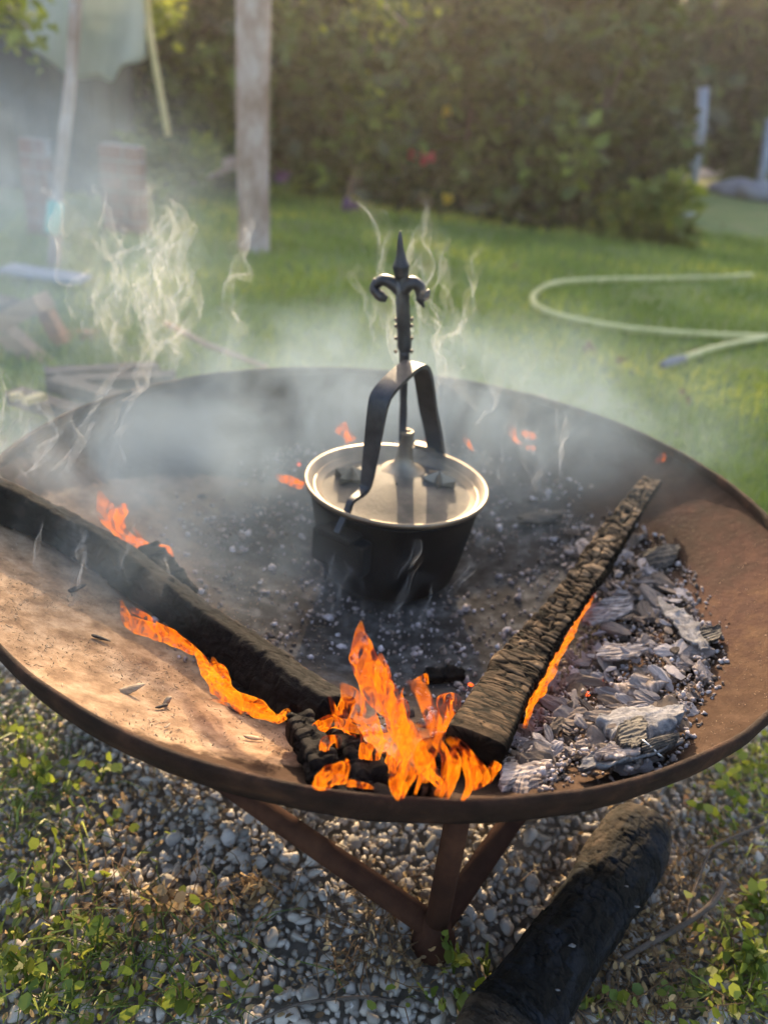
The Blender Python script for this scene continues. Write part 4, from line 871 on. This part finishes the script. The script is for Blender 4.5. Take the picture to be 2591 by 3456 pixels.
# far post, path, rocks, pale strip
q0 = hy(2355, 560, 11.3); q1 = hy(2372, 295, 11.3)
v, f = tube([V((q0.x, 11.3, -.05)), q0.lerp(q1, .5), q1], .075, 12); tag(mesh('pale_post', v, f, M_blue, smooth=True), 'pale blue post standing beyond the lawn at the far right', 'post')
q0 = hy(2595, 500, 13.5); v, f = tube([V((q0.x, 13.5, -.05)), V((q0.x, 13.5, .4)), hy(2600, 400, 13.5)], .08, 12); tag(mesh('pale_post', v, f, M_blue, smooth=True), 'pale post cut by the right edge of the picture', 'post')
pth = [hz(2230, 620), hz(2591, 575), hz(2900, 640), hz(2900, 560), hz(2480, 520), hz(2350, 560)]
v = [(p.x, p.y, .035) for p in pth]; tag(mesh('stone_path', v, [tuple(range(len(v)))], M_greystone), kind='structure')
for i, (px, py, y, s) in enumerate(((2540, 510, 12.5, .30), (2620, 520, 12, .35), (2470, 535, 13, .2), (2250, 590, 10.5, .18), (2200, 600, 10, .2), (2320, 590, 10.5, .2))):
    q = hy(px, py, y); v_ = cut_stone(IV3, rng, 10, (1.3, 1, .6)) * s
    tag(mesh('rock', v_ + np.array((q.x, y, s * .35)), IF3, M_greystone, smooth=True), 'rounded grey rock ' + ('beside the far stone path at the right edge', 'cut by the right edge of the picture by the path', 'at the foot of the far path behind the others', 'leftmost but one in the low row before the path', 'leftmost in the low row before the path', 'rightmost in the low row before the path')[i], 'rock', 'rocks by the far path')
flatbox('pale_plank', hz(2250, 722, .03), hz(2335, 722, .03), .12, .03, M_canvas, 'small pale green board lying on the lawn beside the hedge end', 'board')

# ------------------------------------------------------------------ weeds, dry leaves, twigs on the gravel
def weed_mass(name, regions, n, size, m, label, cat, seed, zmax=.03, stems=True):
    r = np.random.default_rng(seed); C_ = []
    for (px, py, sx, sy, wgt) in regions:
        k = int(n * wgt)
        for _ in range(k):
            q = hz(px + r.normal() * sx, py + r.normal() * sy, 0.0); C_.append((q.x, q.y, abs(r.normal()) * zmax * .6 + .006))
    v, f, ti = leaves(np.array(C_), size, seed, droop=-.1, aspect=.5 if m is M_dry else .8)
    return tag(mesh(name, v, f, m, attrs={'tint': ti}), label, cat, kind='stuff')
weed_mass('clover', [(60, 3000, 160, 220, .25), (90, 3330, 180, 120, .3), (40, 2500, 110, 180, .2), (420, 3400, 260, 60, .12), (240, 2700, 120, 120, .06), (350, 3150, 200, 130, .07)], 560, .011, M_leaf2, 'small green clover leaves creeping over the gravel at lower left', 'clover', 1)
weed_mass('clover', [(2500, 3330, 130, 110, .38), (2560, 3100, 60, 80, .12), (2560, 2620, 70, 130, .3), (1950, 3420, 120, 40, .08), (1500, 3400, 100, 40, .05), (2440, 2750, 100, 100, .07)], 750, .011, M_leaf2, 'small green clover leaves creeping over the gravel at lower right', 'clover', 2)
weed_mass('dry_leaves', [(2080, 3250, 130, 130, .2), (2280, 3150, 150, 150, .24), (2350, 2900, 160, 120, .22), (2100, 3420, 200, 50, .12), (1330, 3080, 90, 60, .08), (1270, 3260, 120, 60, .08), (2450, 2650, 100, 80, .06)], 2000, .008, M_dry, 'crumpled tan dry leaf bits scattered on the gravel at right', 'dry leaves', 3, .015)
weed_mass('dry_litter', [(100, 2900, 220, 300, .45), (600, 3080, 160, 80, .15), (860, 3060, 60, 80, .08), (500, 3350, 250, 80, .2), (450, 2700, 160, 80, .12)], 1500, .008, M_dry, 'dry brown leaf litter among the clover at lower left', 'dry leaves', 4, .012)
def blades(name, regions, n, seed, m, label):
    r = np.random.default_rng(seed); vv = []; tt = []
    for _ in range(n):
        px, py, sx, sy = regions[r.integers(len(regions))]; q = hz(px + r.normal() * sx, py + r.normal() * sy, 0.0); a = r.uniform(0, 6.28); L = r.uniform(.015, .045)
        s_ = V((math.cos(a + 1.57), math.sin(a + 1.57), 0)) * .0011; mdl = q + V((math.cos(a) * L * .35, math.sin(a) * L * .35, L * .55)); e = q + V((math.cos(a) * L, math.sin(a) * L, L * .5))
        vv += [q - s_, q + s_, mdl + s_, e, e, mdl - s_]; tt += [r.uniform()] * 6
    return tag(mesh(name, [tuple(x) for x in vv], np.arange(len(vv)).reshape(-1, 6), m, attrs={'tint': tt}), label, 'grass', kind='stuff')
blades('grass_blades', [(60, 2480, 110, 160), (80, 2900, 160, 200), (120, 3350, 160, 100), (2560, 2650, 60, 130), (2520, 3300, 90, 110)], 420, 3, M_grass, 'thin green grass blades growing through the edge of the gravel')
def straw(name, n, regs, seed, m, label, cat):
    r = np.random.default_rng(seed); parts = []
    for _ in range(n):
        px, py, sx, sy = regs[r.integers(len(regs))]; q = hz(px + r.normal() * sx, py + r.normal() * sy, .010); a = r.uniform(0, 6.28); L = r.uniform(.02, .07); z = r.uniform(0, .02)
        e = q + V((math.cos(a) * L, math.sin(a) * L, z)); mdl = q.lerp(e, .5) + V((r.normal() * .006, r.normal() * .006, .006 + .004 * r.uniform()))
        parts.append(tube([q, mdl, e], [.0007, .0006, .0004], 4, cap=False))
    v, f = join(*parts); return tag(mesh(name, v, f, m), label, cat, kind='stuff')
straw('weed_stems', 260, [(100, 3000, 200, 260), (300, 3330, 240, 80), (60, 2550, 90, 150), (600, 3200, 180, 120)], 1, M_leaf2, 'thin green weed stems lying over the gravel at lower left', 'stems')
straw('dry_stems', 300, [(2250, 3150, 220, 180), (2400, 2850, 150, 150), (2100, 3400, 250, 50), (700, 3080, 200, 80), (1300, 3150, 120, 100)], 2, M_dry, 'thin dry stems scattered over the gravel', 'stems')
def sprig(px, py, h, label, seed, nl=14, m=M_leaf2, lean=(0, 0)):
    b = hz(px, py, 0); t = empty('weed_sprig', b, label, 'weed'); r = random.Random(seed); parts = []; cs = []
    for k in range(3):
        e = b + V((lean[0] + r.uniform(-.4, .4) * h, lean[1] + r.uniform(-.2, .2) * h, h * r.uniform(.6, 1)))
        c = catmull([b, b.lerp(e, .5) + V((0, 0, h * .2)), e], 5); parts.append(tube(c, [.0011] * len(c), 5, cap=False))
        for i in range(nl // 3): cs.append(tuple(c[r.randrange(3, len(c))] + V((r.uniform(-1, 1), r.uniform(-1, 1), r.uniform(-1, 1))) * .006))
    v, f = join(*parts); mesh('stem', v, f, m, t)
    v, f, ti = leaves(np.array(cs), .014, seed, droop=-.2, aspect=.7); mesh('leaves', v, f, m, t, attrs={'tint': ti})
sprig(1530, 3290, .05, 'small green sprig growing in front of the bowl foot', 1, 18)
sprig(130, 2650, .035, 'bright yellow green sprig below the left rim', 2, 9)
sprig(345, 2640, .04, 'green sprig with orange leaf below the left rim', 3, 10)
sprig(590, 3080, .04, 'dried orange brown weed tuft in the lower left gravel', 4, 20, M_dry)
sprig(860, 3050, .05, 'dried brown weed tuft left of the bowl foot', 5, 20, M_dry)
sprig(330, 3250, .06, 'tall thin weed stem with narrow leaves in the lower left', 6, 12)
sprig(110, 3330, .06, 'broad leaved bright green weed at the bottom left corner', 7, 30)
sprig(620, 3420, .05, 'thin green weed at the bottom edge left of centre', 8, 12)
sprig(2530, 3080, .04, 'leafy green weed at the right edge beside the twig', 9, 30)
sprig(2500, 3300, .05, 'round leaved green weed cluster at the bottom right', 10, 36)
sprig(1640, 3300, .03, 'small dark green blade left of the charred log', 11, 6)
tw = empty('twig', hz(2200, 3170), 'long grey forked twig lying on the gravel right of the charred log', 'twig')
tp = catmull([hz(1800, 3460, .01), hz(2030, 3390, .014), hz(2070, 3260, .018), hz(2290, 3130, .026), hz(2400, 3050, .03), hz(2440, 2980, .034)], 8)
v, f = tube(tp, list(np.linspace(.0026, .0036, len(tp))), 8, disp=lambda t, a, p: .0005 * nz(p.x, p.y, 0, 90)); mesh('stem', v, f, M_twig, tw, smooth=True)
v, f = tube(catmull([hz(2300, 3125, .026), hz(2380, 2900, .02), hz(2420, 2850, .02), hz(2580, 2780, .02)], 6), .0018, 6); mesh('branch', v, f, M_twig, tw, smooth=True)
v, f = tube(catmull([hz(850, 3456, .012), hz(1000, 3390, .014), hz(1200, 3365, .014), hz(1330, 3375, .012)], 6), .0016, 6); tag(mesh('thin_twig', v, f, M_twig, smooth=True), 'thin curved twig lying along the bottom edge of the gravel', 'twig')
v, f = tube(catmull([hz(2420, 3180, .012), hz(2520, 3260, .014), hz(2620, 3330, .014)], 6), .0014, 6); tag(mesh('thin_twig', v, f, mat('red_twig', [(0.3, (0.16, .06, .04)), (.7, (.25, .1, .06))], 20, bump=0), smooth=True), 'thin reddish twig lying by the black coal at the right edge', 'twig')
q = hz(2510, 3200, .008); v_ = chunk(rng, (1.5, .8, .6)) * .011; tag(mesh('black_coal', v_ + np.array(q), IF2, M_darkchar), 'small black coal lying on the gravel at the right edge', 'coal')
for i, (px, py) in enumerate(((2190, 3270), (2180, 3310), (1560, 3100))):
    q = hz(px, py, .008); v_ = chunk(rng, (1.3, .8, .6)) * .008; tag(mesh('black_coal', v_ + np.array(q), IF2, M_darkchar), ('black coal bit on the gravel below the charred log', 'lower black coal bit on the gravel below the charred log', 'black coal bit beside the bowl leg')[i], 'coal')
v, f, ti = leaves(np.array([hz(2340, 2710, .015), hz(2330, 2735, .012)]), .03, 5, aspect=.4); tag(mesh('red_leaf', v, f, M_wood2), 'curled reddish brown leaf beyond the log end', 'leaf')

# ------------------------------------------------------------------ flames
def flame(par, px_pts, y, name='tongue', heat=(1, .2), fade=1.0, seed=0, thick=.5):
    """px_pts: (px,py,half width px) from root to tip, in the vertical plane at depth y (may be a tuple start,end)"""
    n0 = len(px_pts)
    if y is None:      # stands in the upright plane above its root on the dish
        y0 = hb(px_pts[0][0], min(px_pts[0][1], 2694), 0.004).y - 0.018; y = (y0, y0)
    if y == 'lie': c = [hb(a, b, 0.034 if i else .02) for i, (a, b, _) in enumerate(px_pts)]
    else:
        y0, y1 = y if isinstance(y, tuple) else (y, y)
        c = [hy(a, b, y0 + (y1 - y0) * i / max(1, n0 - 1)) for i, (a, b, _) in enumerate(px_pts)]
    dpt = [(p - CAM).dot(fw) for p in c]
    wv = [q[2] * d / F for q, d in zip(px_pts, dpt)]
    C_ = catmull(c, 12); Wd = np.interp(np.linspace(0, n0 - 1, len(C_)), range(n0), wv)
    T, _ = frames(C_, (1, 0, 0)); v = []; h = []; fd = []; seg = 20; n = len(C_)
    for i, p in enumerate(C_):
        u = i / (n - 1); t = T[i]; s = t.cross(V((0, 1, 0.2))).normalized(); m_ = s.cross(t).normalized()
        tw_ = 0.5 * nz(u * 2.5, seed, 0, 1)
        s2 = s * math.cos(tw_) + m_ * math.sin(tw_); m2 = m_ * math.cos(tw_) - s * math.sin(tw_)
        for j in range(seg):
            a = 2 * math.pi * j / seg; w1 = Wd[i] * (1 + .20 * nz(u * 4, a, seed, 1.2)) 
            fold = 1 + .45 * math.sin(2 * a + 5 * u + seed)
            q = p + s2 * math.cos(a) * w1 * 1.12 + m2 * math.sin(a) * w1 * thick * fold
            dn = noise.noise_vector(q * 38 + V((seed, 0, 0))) * (0.42 * Wd[i]) + noise.noise_vector(q * 95 + V((0, seed, 0))) * (0.16 * Wd[i])
            v.append(tuple(q + dn))
            h.append(heat[0] + (heat[1] - heat[0]) * u); fd.append(fade * min(1, (1 - u) * 2.6 + .12) * min(1, u * 8 + .45))
    f = grid_faces(n, seg)
    o = mesh(name, v, f, M_flame, par, smooth=True, attrs={'heat': h, 'fade': fd})
    if name == 'tongue' and n0 >= 4 and heat[0] >= .6 and heat[0] < 1.25:    # hotter inner streak of the lower half
        m0 = max(3, int(n0 * .75)); sh = 6 * math.sin(seed * 2.1)
        flame(par, [(a + sh * (1 if i % 2 else -1) * .8, b, w_ * (.30 if i < m0 - 1 else .10)) for i, (a, b, w_) in enumerate(px_pts[:m0])], y, name='core', heat=(1.5, .9), seed=seed + 100, thick=.8)
    return o
yf = -0.365
def fl(label, at_, ): return empty('flame', hy(at_[0], at_[1], at_[2]), label, 'flame')
A = fl('tallest orange flame tongue at the front centre of the bowl', (1370, 2600, yf))
flame(A, [(1395, 2560, 30), (1360, 2470, 45), (1310, 2390, 46), (1270, 2300, 48), (1225, 2220, 38), (1215, 2150, 22), (1218, 2095, 3)], None, heat=(1.0, .1), seed=1)
flame(A, [(1370, 2480, 18), (1330, 2400, 26), (1300, 2320, 28), (1285, 2250, 20), (1283, 2205, 4)], None, heat=(1.0, .2), seed=2)
flame(A, [(1440, 2640, 16), (1420, 2560, 26), (1380, 2470, 22), (1330, 2370, 14), (1300, 2300, 6)], None, heat=(1.3, .9), seed=3)
flame(A, [(1350, 2480, 22), (1355, 2400, 22), (1345, 2350, 14), (1360, 2320, 3)], None, heat=(.8, .3), seed=4)
B = fl('broad flame mass rising left of the tallest tongue', (1250, 2500, yf + .02))
flame(B, [(1300, 2530, 26), (1240, 2480, 55), (1200, 2410, 52), (1185, 2350, 36), (1150, 2305, 4)], None, heat=(.7, .2), seed=5)
flame(B, [(1260, 2590, 8), (1240, 2560, 26), (1260, 2520, 44), (1310, 2480, 30), (1330, 2430, 8)], None, heat=(1.2, .7), seed=6)
flame(B, [(1075, 2500, 6), (1070, 2465, 26), (1110, 2440, 30), (1170, 2450, 26), (1230, 2470, 10)], None, heat=(1.1, .6), seed=7)
flame(B, [(1150, 2460, 14), (1130, 2400, 12), (1110, 2345, 4)], None, heat=(.5, .1), seed=8, fade=.7)
Cc = fl('wide flame body over the wood block at the front rim', (1380, 2640, yf - .01))
flame(Cc, [(1345, 2695, 10), (1350, 2640, 32), (1390, 2580, 56), (1420, 2500, 50), (1400, 2440, 14)], None, heat=(.9, .5), seed=9)
flame(Cc, [(1330, 2600, 30), (1350, 2530, 40), (1370, 2460, 26), (1385, 2430, 4)], None, heat=(.6, .4), seed=10)
flame(Cc, [(1350, 2690, 14), (1360, 2655, 14), (1358, 2630, 3)], None, heat=(1.2, .9), seed=11)
flame(Cc, [(1500, 2650, 22), (1450, 2600, 26), (1440, 2560, 18), (1410, 2520, 5)], None, heat=(.8, .5), seed=12)
for P in ([(1445, 2600, 5), (1410, 2520, 9), (1370, 2440, 8), (1335, 2370, 6), (1312, 2310, 3)], [(1385, 2560, 5), (1340, 2480, 7), (1300, 2410, 5), (1262, 2330, 3)], [(1250, 2590, 5), (1230, 2560, 8), (1215, 2540, 5)],
          [(1400, 2680, 4), (1420, 2610, 7), (1390, 2540, 6), (1360, 2500, 3)], [(1345, 2640, 4), (1365, 2580, 6), (1345, 2530, 3)]):
    flame(Cc, P, None, heat=(1.6, 1.3), seed=P[0][0], thick=.8)
D = fl('hooked flame tongue in front of the plank end', (1500, 2600, yf - .01))
flame(D, [(1490, 2690, 22), (1510, 2630, 26), (1520, 2560, 28), (1480, 2500, 20), (1470, 2440, 26), (1440, 2380, 20), (1410, 2320, 24), (1370, 2300, 3)], None, heat=(1.0, .1), seed=13)
flame(D, [(1500, 2480, 22), (1510, 2420, 26), (1500, 2370, 24), (1535, 2360, 16), (1545, 2405, 3)], None, heat=(1.0, .5), seed=14)
flame(D, [(1420, 2300, 26), (1435, 2280, 10), (1440, 2272, 3)], None, heat=(.1, .0), seed=15, fade=.7)
E_ = fl('curling flame at the right foot of the plank', (1580, 2650, yf - .01))
flame(E_, [(1560, 2700, 6), (1585, 2650, 12), (1575, 2590, 14), (1545, 2530, 14), (1510, 2490, 10)], None, heat=(1.3, .8), seed=16)
flame(E_, [(1595, 2660, 10), (1620, 2620, 32), (1600, 2570, 26), (1560, 2520, 14), (1530, 2490, 5)], None, heat=(.8, .4), seed=17)
flame(E_, [(1640, 2640, 14), (1665, 2600, 20), (1690, 2590, 8)], None, heat=(.5, .2), seed=18, fade=.6)
fs = fl('small flame ball right of the curling flame', (1670, 2590, yf)); flame(fs, [(1660, 2605, 6), (1672, 2590, 20), (1668, 2570, 8)], None, heat=(.4, .1), seed=19)
G_ = fl('low rounded flame at the lower left of the front fire', (1110, 2640, yf - .005))
flame(G_, [(1055, 2655, 6), (1090, 2640, 32), (1130, 2615, 38), (1160, 2590, 22), (1150, 2575, 4)], None, heat=(.8, .5), seed=20, thick=.8)
flame(G_, [(1170, 2640, 16), (1220, 2650, 14), (1265, 2662, 3)], None, heat=(.5, .2), seed=21, fade=.7)
H_ = fl('small curled flame above the low rounded flame', (1120, 2540, yf))
flame(H_, [(1120, 2575, 6), (1095, 2535, 14), (1105, 2500, 16), (1135, 2495, 12), (1140, 2525, 5)], None, heat=(1.2, .5), seed=22)
flame(H_, [(1165, 2580, 5), (1172, 2572, 9), (1165, 2560, 4)], None, heat=(1, .6), seed=23)
flame(H_, [(1075, 2480, 8), (1080, 2500, 14), (1100, 2515, 8)], None, heat=(1.1, .8), seed=33)
for P in ([(1575, 2690, 5), (1588, 2640, 7), (1578, 2590, 7), (1552, 2540, 5), (1530, 2510, 3)], [(1505, 2640, 4), (1518, 2580, 7), (1500, 2520, 5), (1470, 2470, 3)]):
    flame(E_, P, None, heat=(1.6, 1.3), seed=P[0][0], thick=.8)
I_ = fl('long ragged flame running along the lower side of the left timber', (900, 2390, -.27))
yl = (-0.30, -.16)
flame(I_, [(970, 2400, 10), (930, 2430, 20), (860, 2390, 36), (790, 2360, 44), (730, 2310, 34), (700, 2250, 26), (660, 2200, 22), (600, 2160, 26), (530, 2130, 28), (460, 2110, 28), (420, 2070, 20), (410, 2025, 3)], 'lie', heat=(1.1, -.1), seed=24, thick=.6)
flame(I_, [(960, 2415, 6), (900, 2420, 12), (830, 2400, 10), (760, 2375, 8), (700, 2360, 3)], 'lie', heat=(1.4, .9), seed=25)
flame(I_, [(820, 2400, 20), (780, 2330, 36), (740, 2260, 26), (720, 2220, 6)], 'lie', heat=(.3, .2), seed=26)
flame(I_, [(560, 2150, 16), (500, 2090, 18), (440, 2060, 12)], 'lie', heat=(.2, 0), seed=27)
J_ = fl('forked flame licking up behind the left timber', (430, 1800, -.02))
flame(J_, [(585, 1925, 10), (560, 1860, 20), (500, 1845, 20), (430, 1815, 24), (390, 1770, 32), (355, 1710, 28), (335, 1655, 4)], (-.10, -.06), heat=(.8, 0.15), seed=28)
flame(J_, [(400, 1760, 14), (415, 1715, 18), (430, 1722, 4)], -.07, heat=(.4, .2), seed=29)
flame(J_, [(610, 1960, 10), (570, 1930, 16), (520, 1880, 10), (450, 1780, 4)], -.10, heat=(.6, .3), seed=30, fade=.8)
K_ = fl('slender flame along the right edge of the charred plank', (1930, 2200, -.16))
flame(K_, [(1770, 2450, 12), (1806, 2350, 24), (1856, 2260, 22), (1910, 2160, 20), (1955, 2080, 16), (1996, 2010, 12), (2020, 1950, 3)], 'lie', heat=(.9, .15), seed=31)
flame(K_, [(1815, 2330, 9), (1855, 2250, 13), (1900, 2180, 6)], 'lie', heat=(1.3, .8), seed=35)
flame(K_, [(1840, 2425, 14), (1810, 2390, 26), (1790, 2355, 4)], -.24, heat=(.7, .5), seed=32)
flame(K_, [(1830, 2420, 14), (1830, 2360, 22), (1815, 2310, 4)], -.235, heat=(.8, .3), seed=34)
for i, (lb_, P, y) in enumerate((('small flame at the far tip of the charred plank', [(2232, 1612, 8), (2225, 1580, 14), (2235, 1545, 13), (2240, 1525, 3)], .24),
        ('short flame rising behind the left edge of the pot lid', [(1185, 1490, 16), (1170, 1465, 12), (1150, 1440, 22), (1140, 1428, 3)], .17),
        ('low flame left of the pot', [(1025, 1635, 8), (1000, 1625, 10), (960, 1620, 18), (930, 1605, 6)], .0), ('second low flame touching the left of the pot', [(1030, 1640, 12), (995, 1638, 12), (970, 1635, 3)], .0),
        ('curved flame by the far right dish wall', [(1760, 1500, 6), (1735, 1480, 8), (1725, 1440, 9), (1730, 1400, 4)], .3), ('short flame right of the curved one on the far dish wall', [(1760, 1455, 8), (1790, 1470, 12), (1812, 1482, 4)], .29),
        ('tiny yellow flame under the short one on the far dish wall', [(1775, 1510, 5), (1795, 1515, 9), (1808, 1520, 3)], .28), ('tiny flame right of the pot rod base', [(1435, 1500, 8), (1438, 1485, 8), (1440, 1475, 2)], .2),
        ('thin slanted flame right of the pot lid', [(1565, 1470, 4), (1575, 1490, 7), (1600, 1530, 3)], .2), ('faint flame tip over the left timber', [(290, 1920, 5), (300, 1930, 12), (325, 1940, 3)], -.12),
        ('short flame above the left timber', [(640, 2110, 4), (670, 2095, 12), (710, 2090, 3)], -.17))):
    t = empty('flame', hy(P[0][0], P[0][1], y), lb_, 'flame'); flame(t, P, y, heat=(.7, .2), seed=50 + i, fade=.75)

# ------------------------------------------------------------------ smoke films
def wisp_mass(name, items, label, seed):
    r = np.random.default_rng(seed); VV = []; FF = []; FD = []; o = 0
    for (px, py, y, L, dx, dz, wd_, fade, turb) in items:
        p0 = hy(px, py, y); n, m_ = 90, 14; ph = r.uniform(0, 50)
        d = V((dx, r.uniform(-.15, .15), dz)).normalized()
        for i in range(n):
            u = i / (n - 1)
            for j in range(m_):
                w_ = j / (m_ - 1)
                base = p0 + d * (L * u) + V((0, wd_ * (w_ - .5), wd_ * .5 * (w_ - .5)))
                q = V((u * L * 20 + ph, w_ * wd_ * 20, ph * .37))
                nv = noise.noise_vector(q) * turb + noise.noise_vector(q * 2.3 + V((7, 3, 1))) * turb * .5
                amp = min(1, u * 3 + .2); base = base + V((nv.x, nv.y, nv.z * .8)) * amp
                VV.append(tuple(base)); FD.append(fade * math.sin(math.pi * min(1, max(0, u))) ** .5 * math.sin(math.pi * w_) ** .6)
        FF.append(np.array([(o + i * m_ + j, o + (i + 1) * m_ + j, o + (i + 1) * m_ + j + 1, o + i * m_ + j + 1) for i in range(n - 1) for j in range(m_ - 1)])); o += n * m_
    ob = mesh(name, VV, np.concatenate(FF), M_wisp, smooth=True, attrs={'fade': FD}); return tag(ob, label, 'smoke', kind='stuff')
r = np.random.default_rng(77)
W1 = [(r.normal(510, 70), r.normal(1240, 40), r.uniform(.2, .35), r.uniform(.12, .26), r.uniform(-.3, .3), 1, r.uniform(.03, .07), 1.0, r.uniform(.025, .045)) for _ in range(22)]
W1 += [(r.normal(510, 80), r.uniform(900, 1150), r.uniform(.2, .35), r.uniform(.06, .14), r.uniform(-.8, .8), 1, r.uniform(.02, .05), 1.0, r.uniform(.02, .035)) for _ in range(9)]
W1 += [(360, 1150, .25, .14, 1.6, .2, .04, 1, .04), (500, 1180, .25, .15, 1.3, -.1, .04, 1, .035), (560, 1290, .3, .16, -.2, 1, .03, 1, .03)]
wisp_mass('smoke', W1, 'curling pale smoke filaments above the left far rim of the bowl', 1)
W2 = [(r.normal(150, 120), r.normal(1650, 60), r.uniform(-.15, .1), r.uniform(.1, .2), r.uniform(-.5, .8), 1, .04, .9, .028) for _ in range(16)]
W2 += [(r.normal(320, 90), r.normal(2020, 50), r.uniform(-.25, -.15), r.uniform(.06, .12), r.uniform(-.8, .8), 1, .03, .9, .02) for _ in range(12)]
wisp_mass('smoke', W2, 'thin smoke filaments curling over the left timber', 2)
W3 = [(r.normal(1220, 60), r.normal(2060, 60), -.13, r.uniform(.06, .13), r.uniform(-.8, .8), .5, .03, .8, .026) for _ in range(12)]
W3 += [(r.normal(1120, 180), r.normal(2120, 60), -.15, r.uniform(.05, .1), r.uniform(-1, 1), .6, .02, .5, .018) for _ in range(6)]
W3 += [(1690, 2280, -.2, .1, -1.2, .7, .01, 1.0, .012), (1600, 2370, -.25, .03, 1, -.3, .025, .8, .006), (700, 2110, -.2, .07, 1, .3, .015, 1.0, .012), (830, 2120, -.22, .06, 1, -.2, .012, 1, .01)]
wisp_mass('smoke', W3, 'thin smoke filaments curling in front of the black pot', 3)
W4 = [(r.normal(1380, 90), r.normal(1180, 90), r.uniform(.05, .3), r.uniform(.1, .2), r.uniform(-.6, .4), 1, .06, .8, .03) for _ in range(14)]
W4 += [(r.normal(1750, 130), r.normal(1650, 70), r.uniform(.1, .25), r.uniform(.06, .14), r.uniform(-.8, .6), .8, .04, .85, .022) for _ in range(16)]
W4 += [(r.normal(1560, 120), r.normal(1380, 60), r.uniform(.2, .35), r.uniform(.1, .16), r.uniform(-.8, .2), .8, .06, .6, .03) for _ in range(7)]
wisp_mass('smoke', W4, 'wispy smoke drifting around the pot rod and the far dish wall', 4)

# ------------------------------------------------------------------ thin haze added to veil the background like sun flare
v, f = box((2, 16, 3), (70, 52, 8.2)); hm = bpy.data.materials.new('haze_air'); hm.use_nodes = True; hn = hm.node_tree.nodes; hn.remove(hn['Principled BSDF'])
pv = hn.new('ShaderNodeVolumePrincipled'); pv.inputs['Color'].default_value = (.95, .93, .9, 1); pv.inputs['Density'].default_value = 0.003; pv.inputs['Anisotropy'].default_value = .55
hm.node_tree.links.new(pv.outputs[0], hn['Material Output'].inputs['Volume']); tag(mesh('haze', v, f, hm), 'thin warm haze added to veil the garden background', 'haze', kind='stuff')
# ------------------------------------------------------------------ smoke volume
def smoke_volume(name, lo, hi, blobs, dens, label, nscale=7.0):
    c = [(a + b) / 2 for a, b in zip(lo, hi)]; s = [b - a for a, b in zip(lo, hi)]
    v, f = box(c, s)
    m = bpy.data.materials.new('smoke_air'); m.use_nodes = True; n = m.node_tree.nodes; l = m.node_tree.links; n.remove(n['Principled BSDF'])
    tc = n.new('ShaderNodeTexCoord')
    def M_(op, a, b_=None, clamp=False):
        x = n.new('ShaderNodeMath'); x.operation = op; x.use_clamp = clamp
        for i, q in enumerate((a, b_)):
            if q is None: continue
            if isinstance(q, (int, float)): x.inputs[i].default_value = q
            else: l.new(q, x.inputs[i])
        return x.outputs[0]
    org = V((c[0], c[1], lo[2])); tot = None
    for (bx, by, bz, rx, ry, rz, wgt) in blobs:
        mp = n.new('ShaderNodeMapping'); mp.vector_type = 'POINT'
        mp.inputs['Scale'].default_value = (1 / rx, 1 / ry, 1 / rz); b = V((bx, by, bz)) - org
        mp.inputs['Location'].default_value = (-b.x / rx, -b.y / ry, -b.z / rz); l.new(tc.outputs['Object'], mp.inputs[0])
        ln = n.new('ShaderNodeVectorMath'); ln.operation = 'LENGTH'; l.new(mp.outputs[0], ln.inputs[0])
        k = M_('MULTIPLY', M_('POWER', M_('SUBTRACT', 1.0, ln.outputs['Value'], True), 1.3), wgt); tot = k if tot is None else M_('ADD', tot, k)
    t = n.new('ShaderNodeTexNoise'); t.inputs['Scale'].default_value = nscale; t.inputs['Detail'].default_value = 5; t.inputs['Roughness'].default_value = .6; t.inputs['Distortion'].default_value = .8; l.new(tc.outputs['Object'], t.inputs[0])
    mr = n.new('ShaderNodeMapRange'); l.new(t.outputs[0], mr.inputs[0]); mr.inputs[1].default_value = .40; mr.inputs[2].default_value = .64; mr.inputs[3].default_value = .15; mr.inputs[4].default_value = 2.0
    d = M_('MULTIPLY', M_('MULTIPLY', tot, mr.outputs[0]), dens)
    pv = n.new('ShaderNodeVolumePrincipled'); pv.inputs['Color'].default_value = (.58, .74, .88, 1); pv.inputs['Anisotropy'].default_value = .05; l.new(d, pv.inputs['Density'])
    l.new(pv.outputs[0], n['Material Output'].inputs['Volume'])
    o = mesh(name, v, f, m, origin=org); return tag(o, label, 'smoke', kind='stuff')
smoke_volume('smoke', (-1.5, -.30, .20), (.75, 1.5, 1.35), [(-.05, .30, .34, .46, .40, .17, 1.15), (-.85, .70, .48, .60, .50, .42, .55), (.28, .32, .36, .32, .35, .18, .6), (-.36, .05, .30, .42, .38, .13, 1.4)], 3.2,
             'soft bluish smoke rising from the fire bowl and drifting to the left')
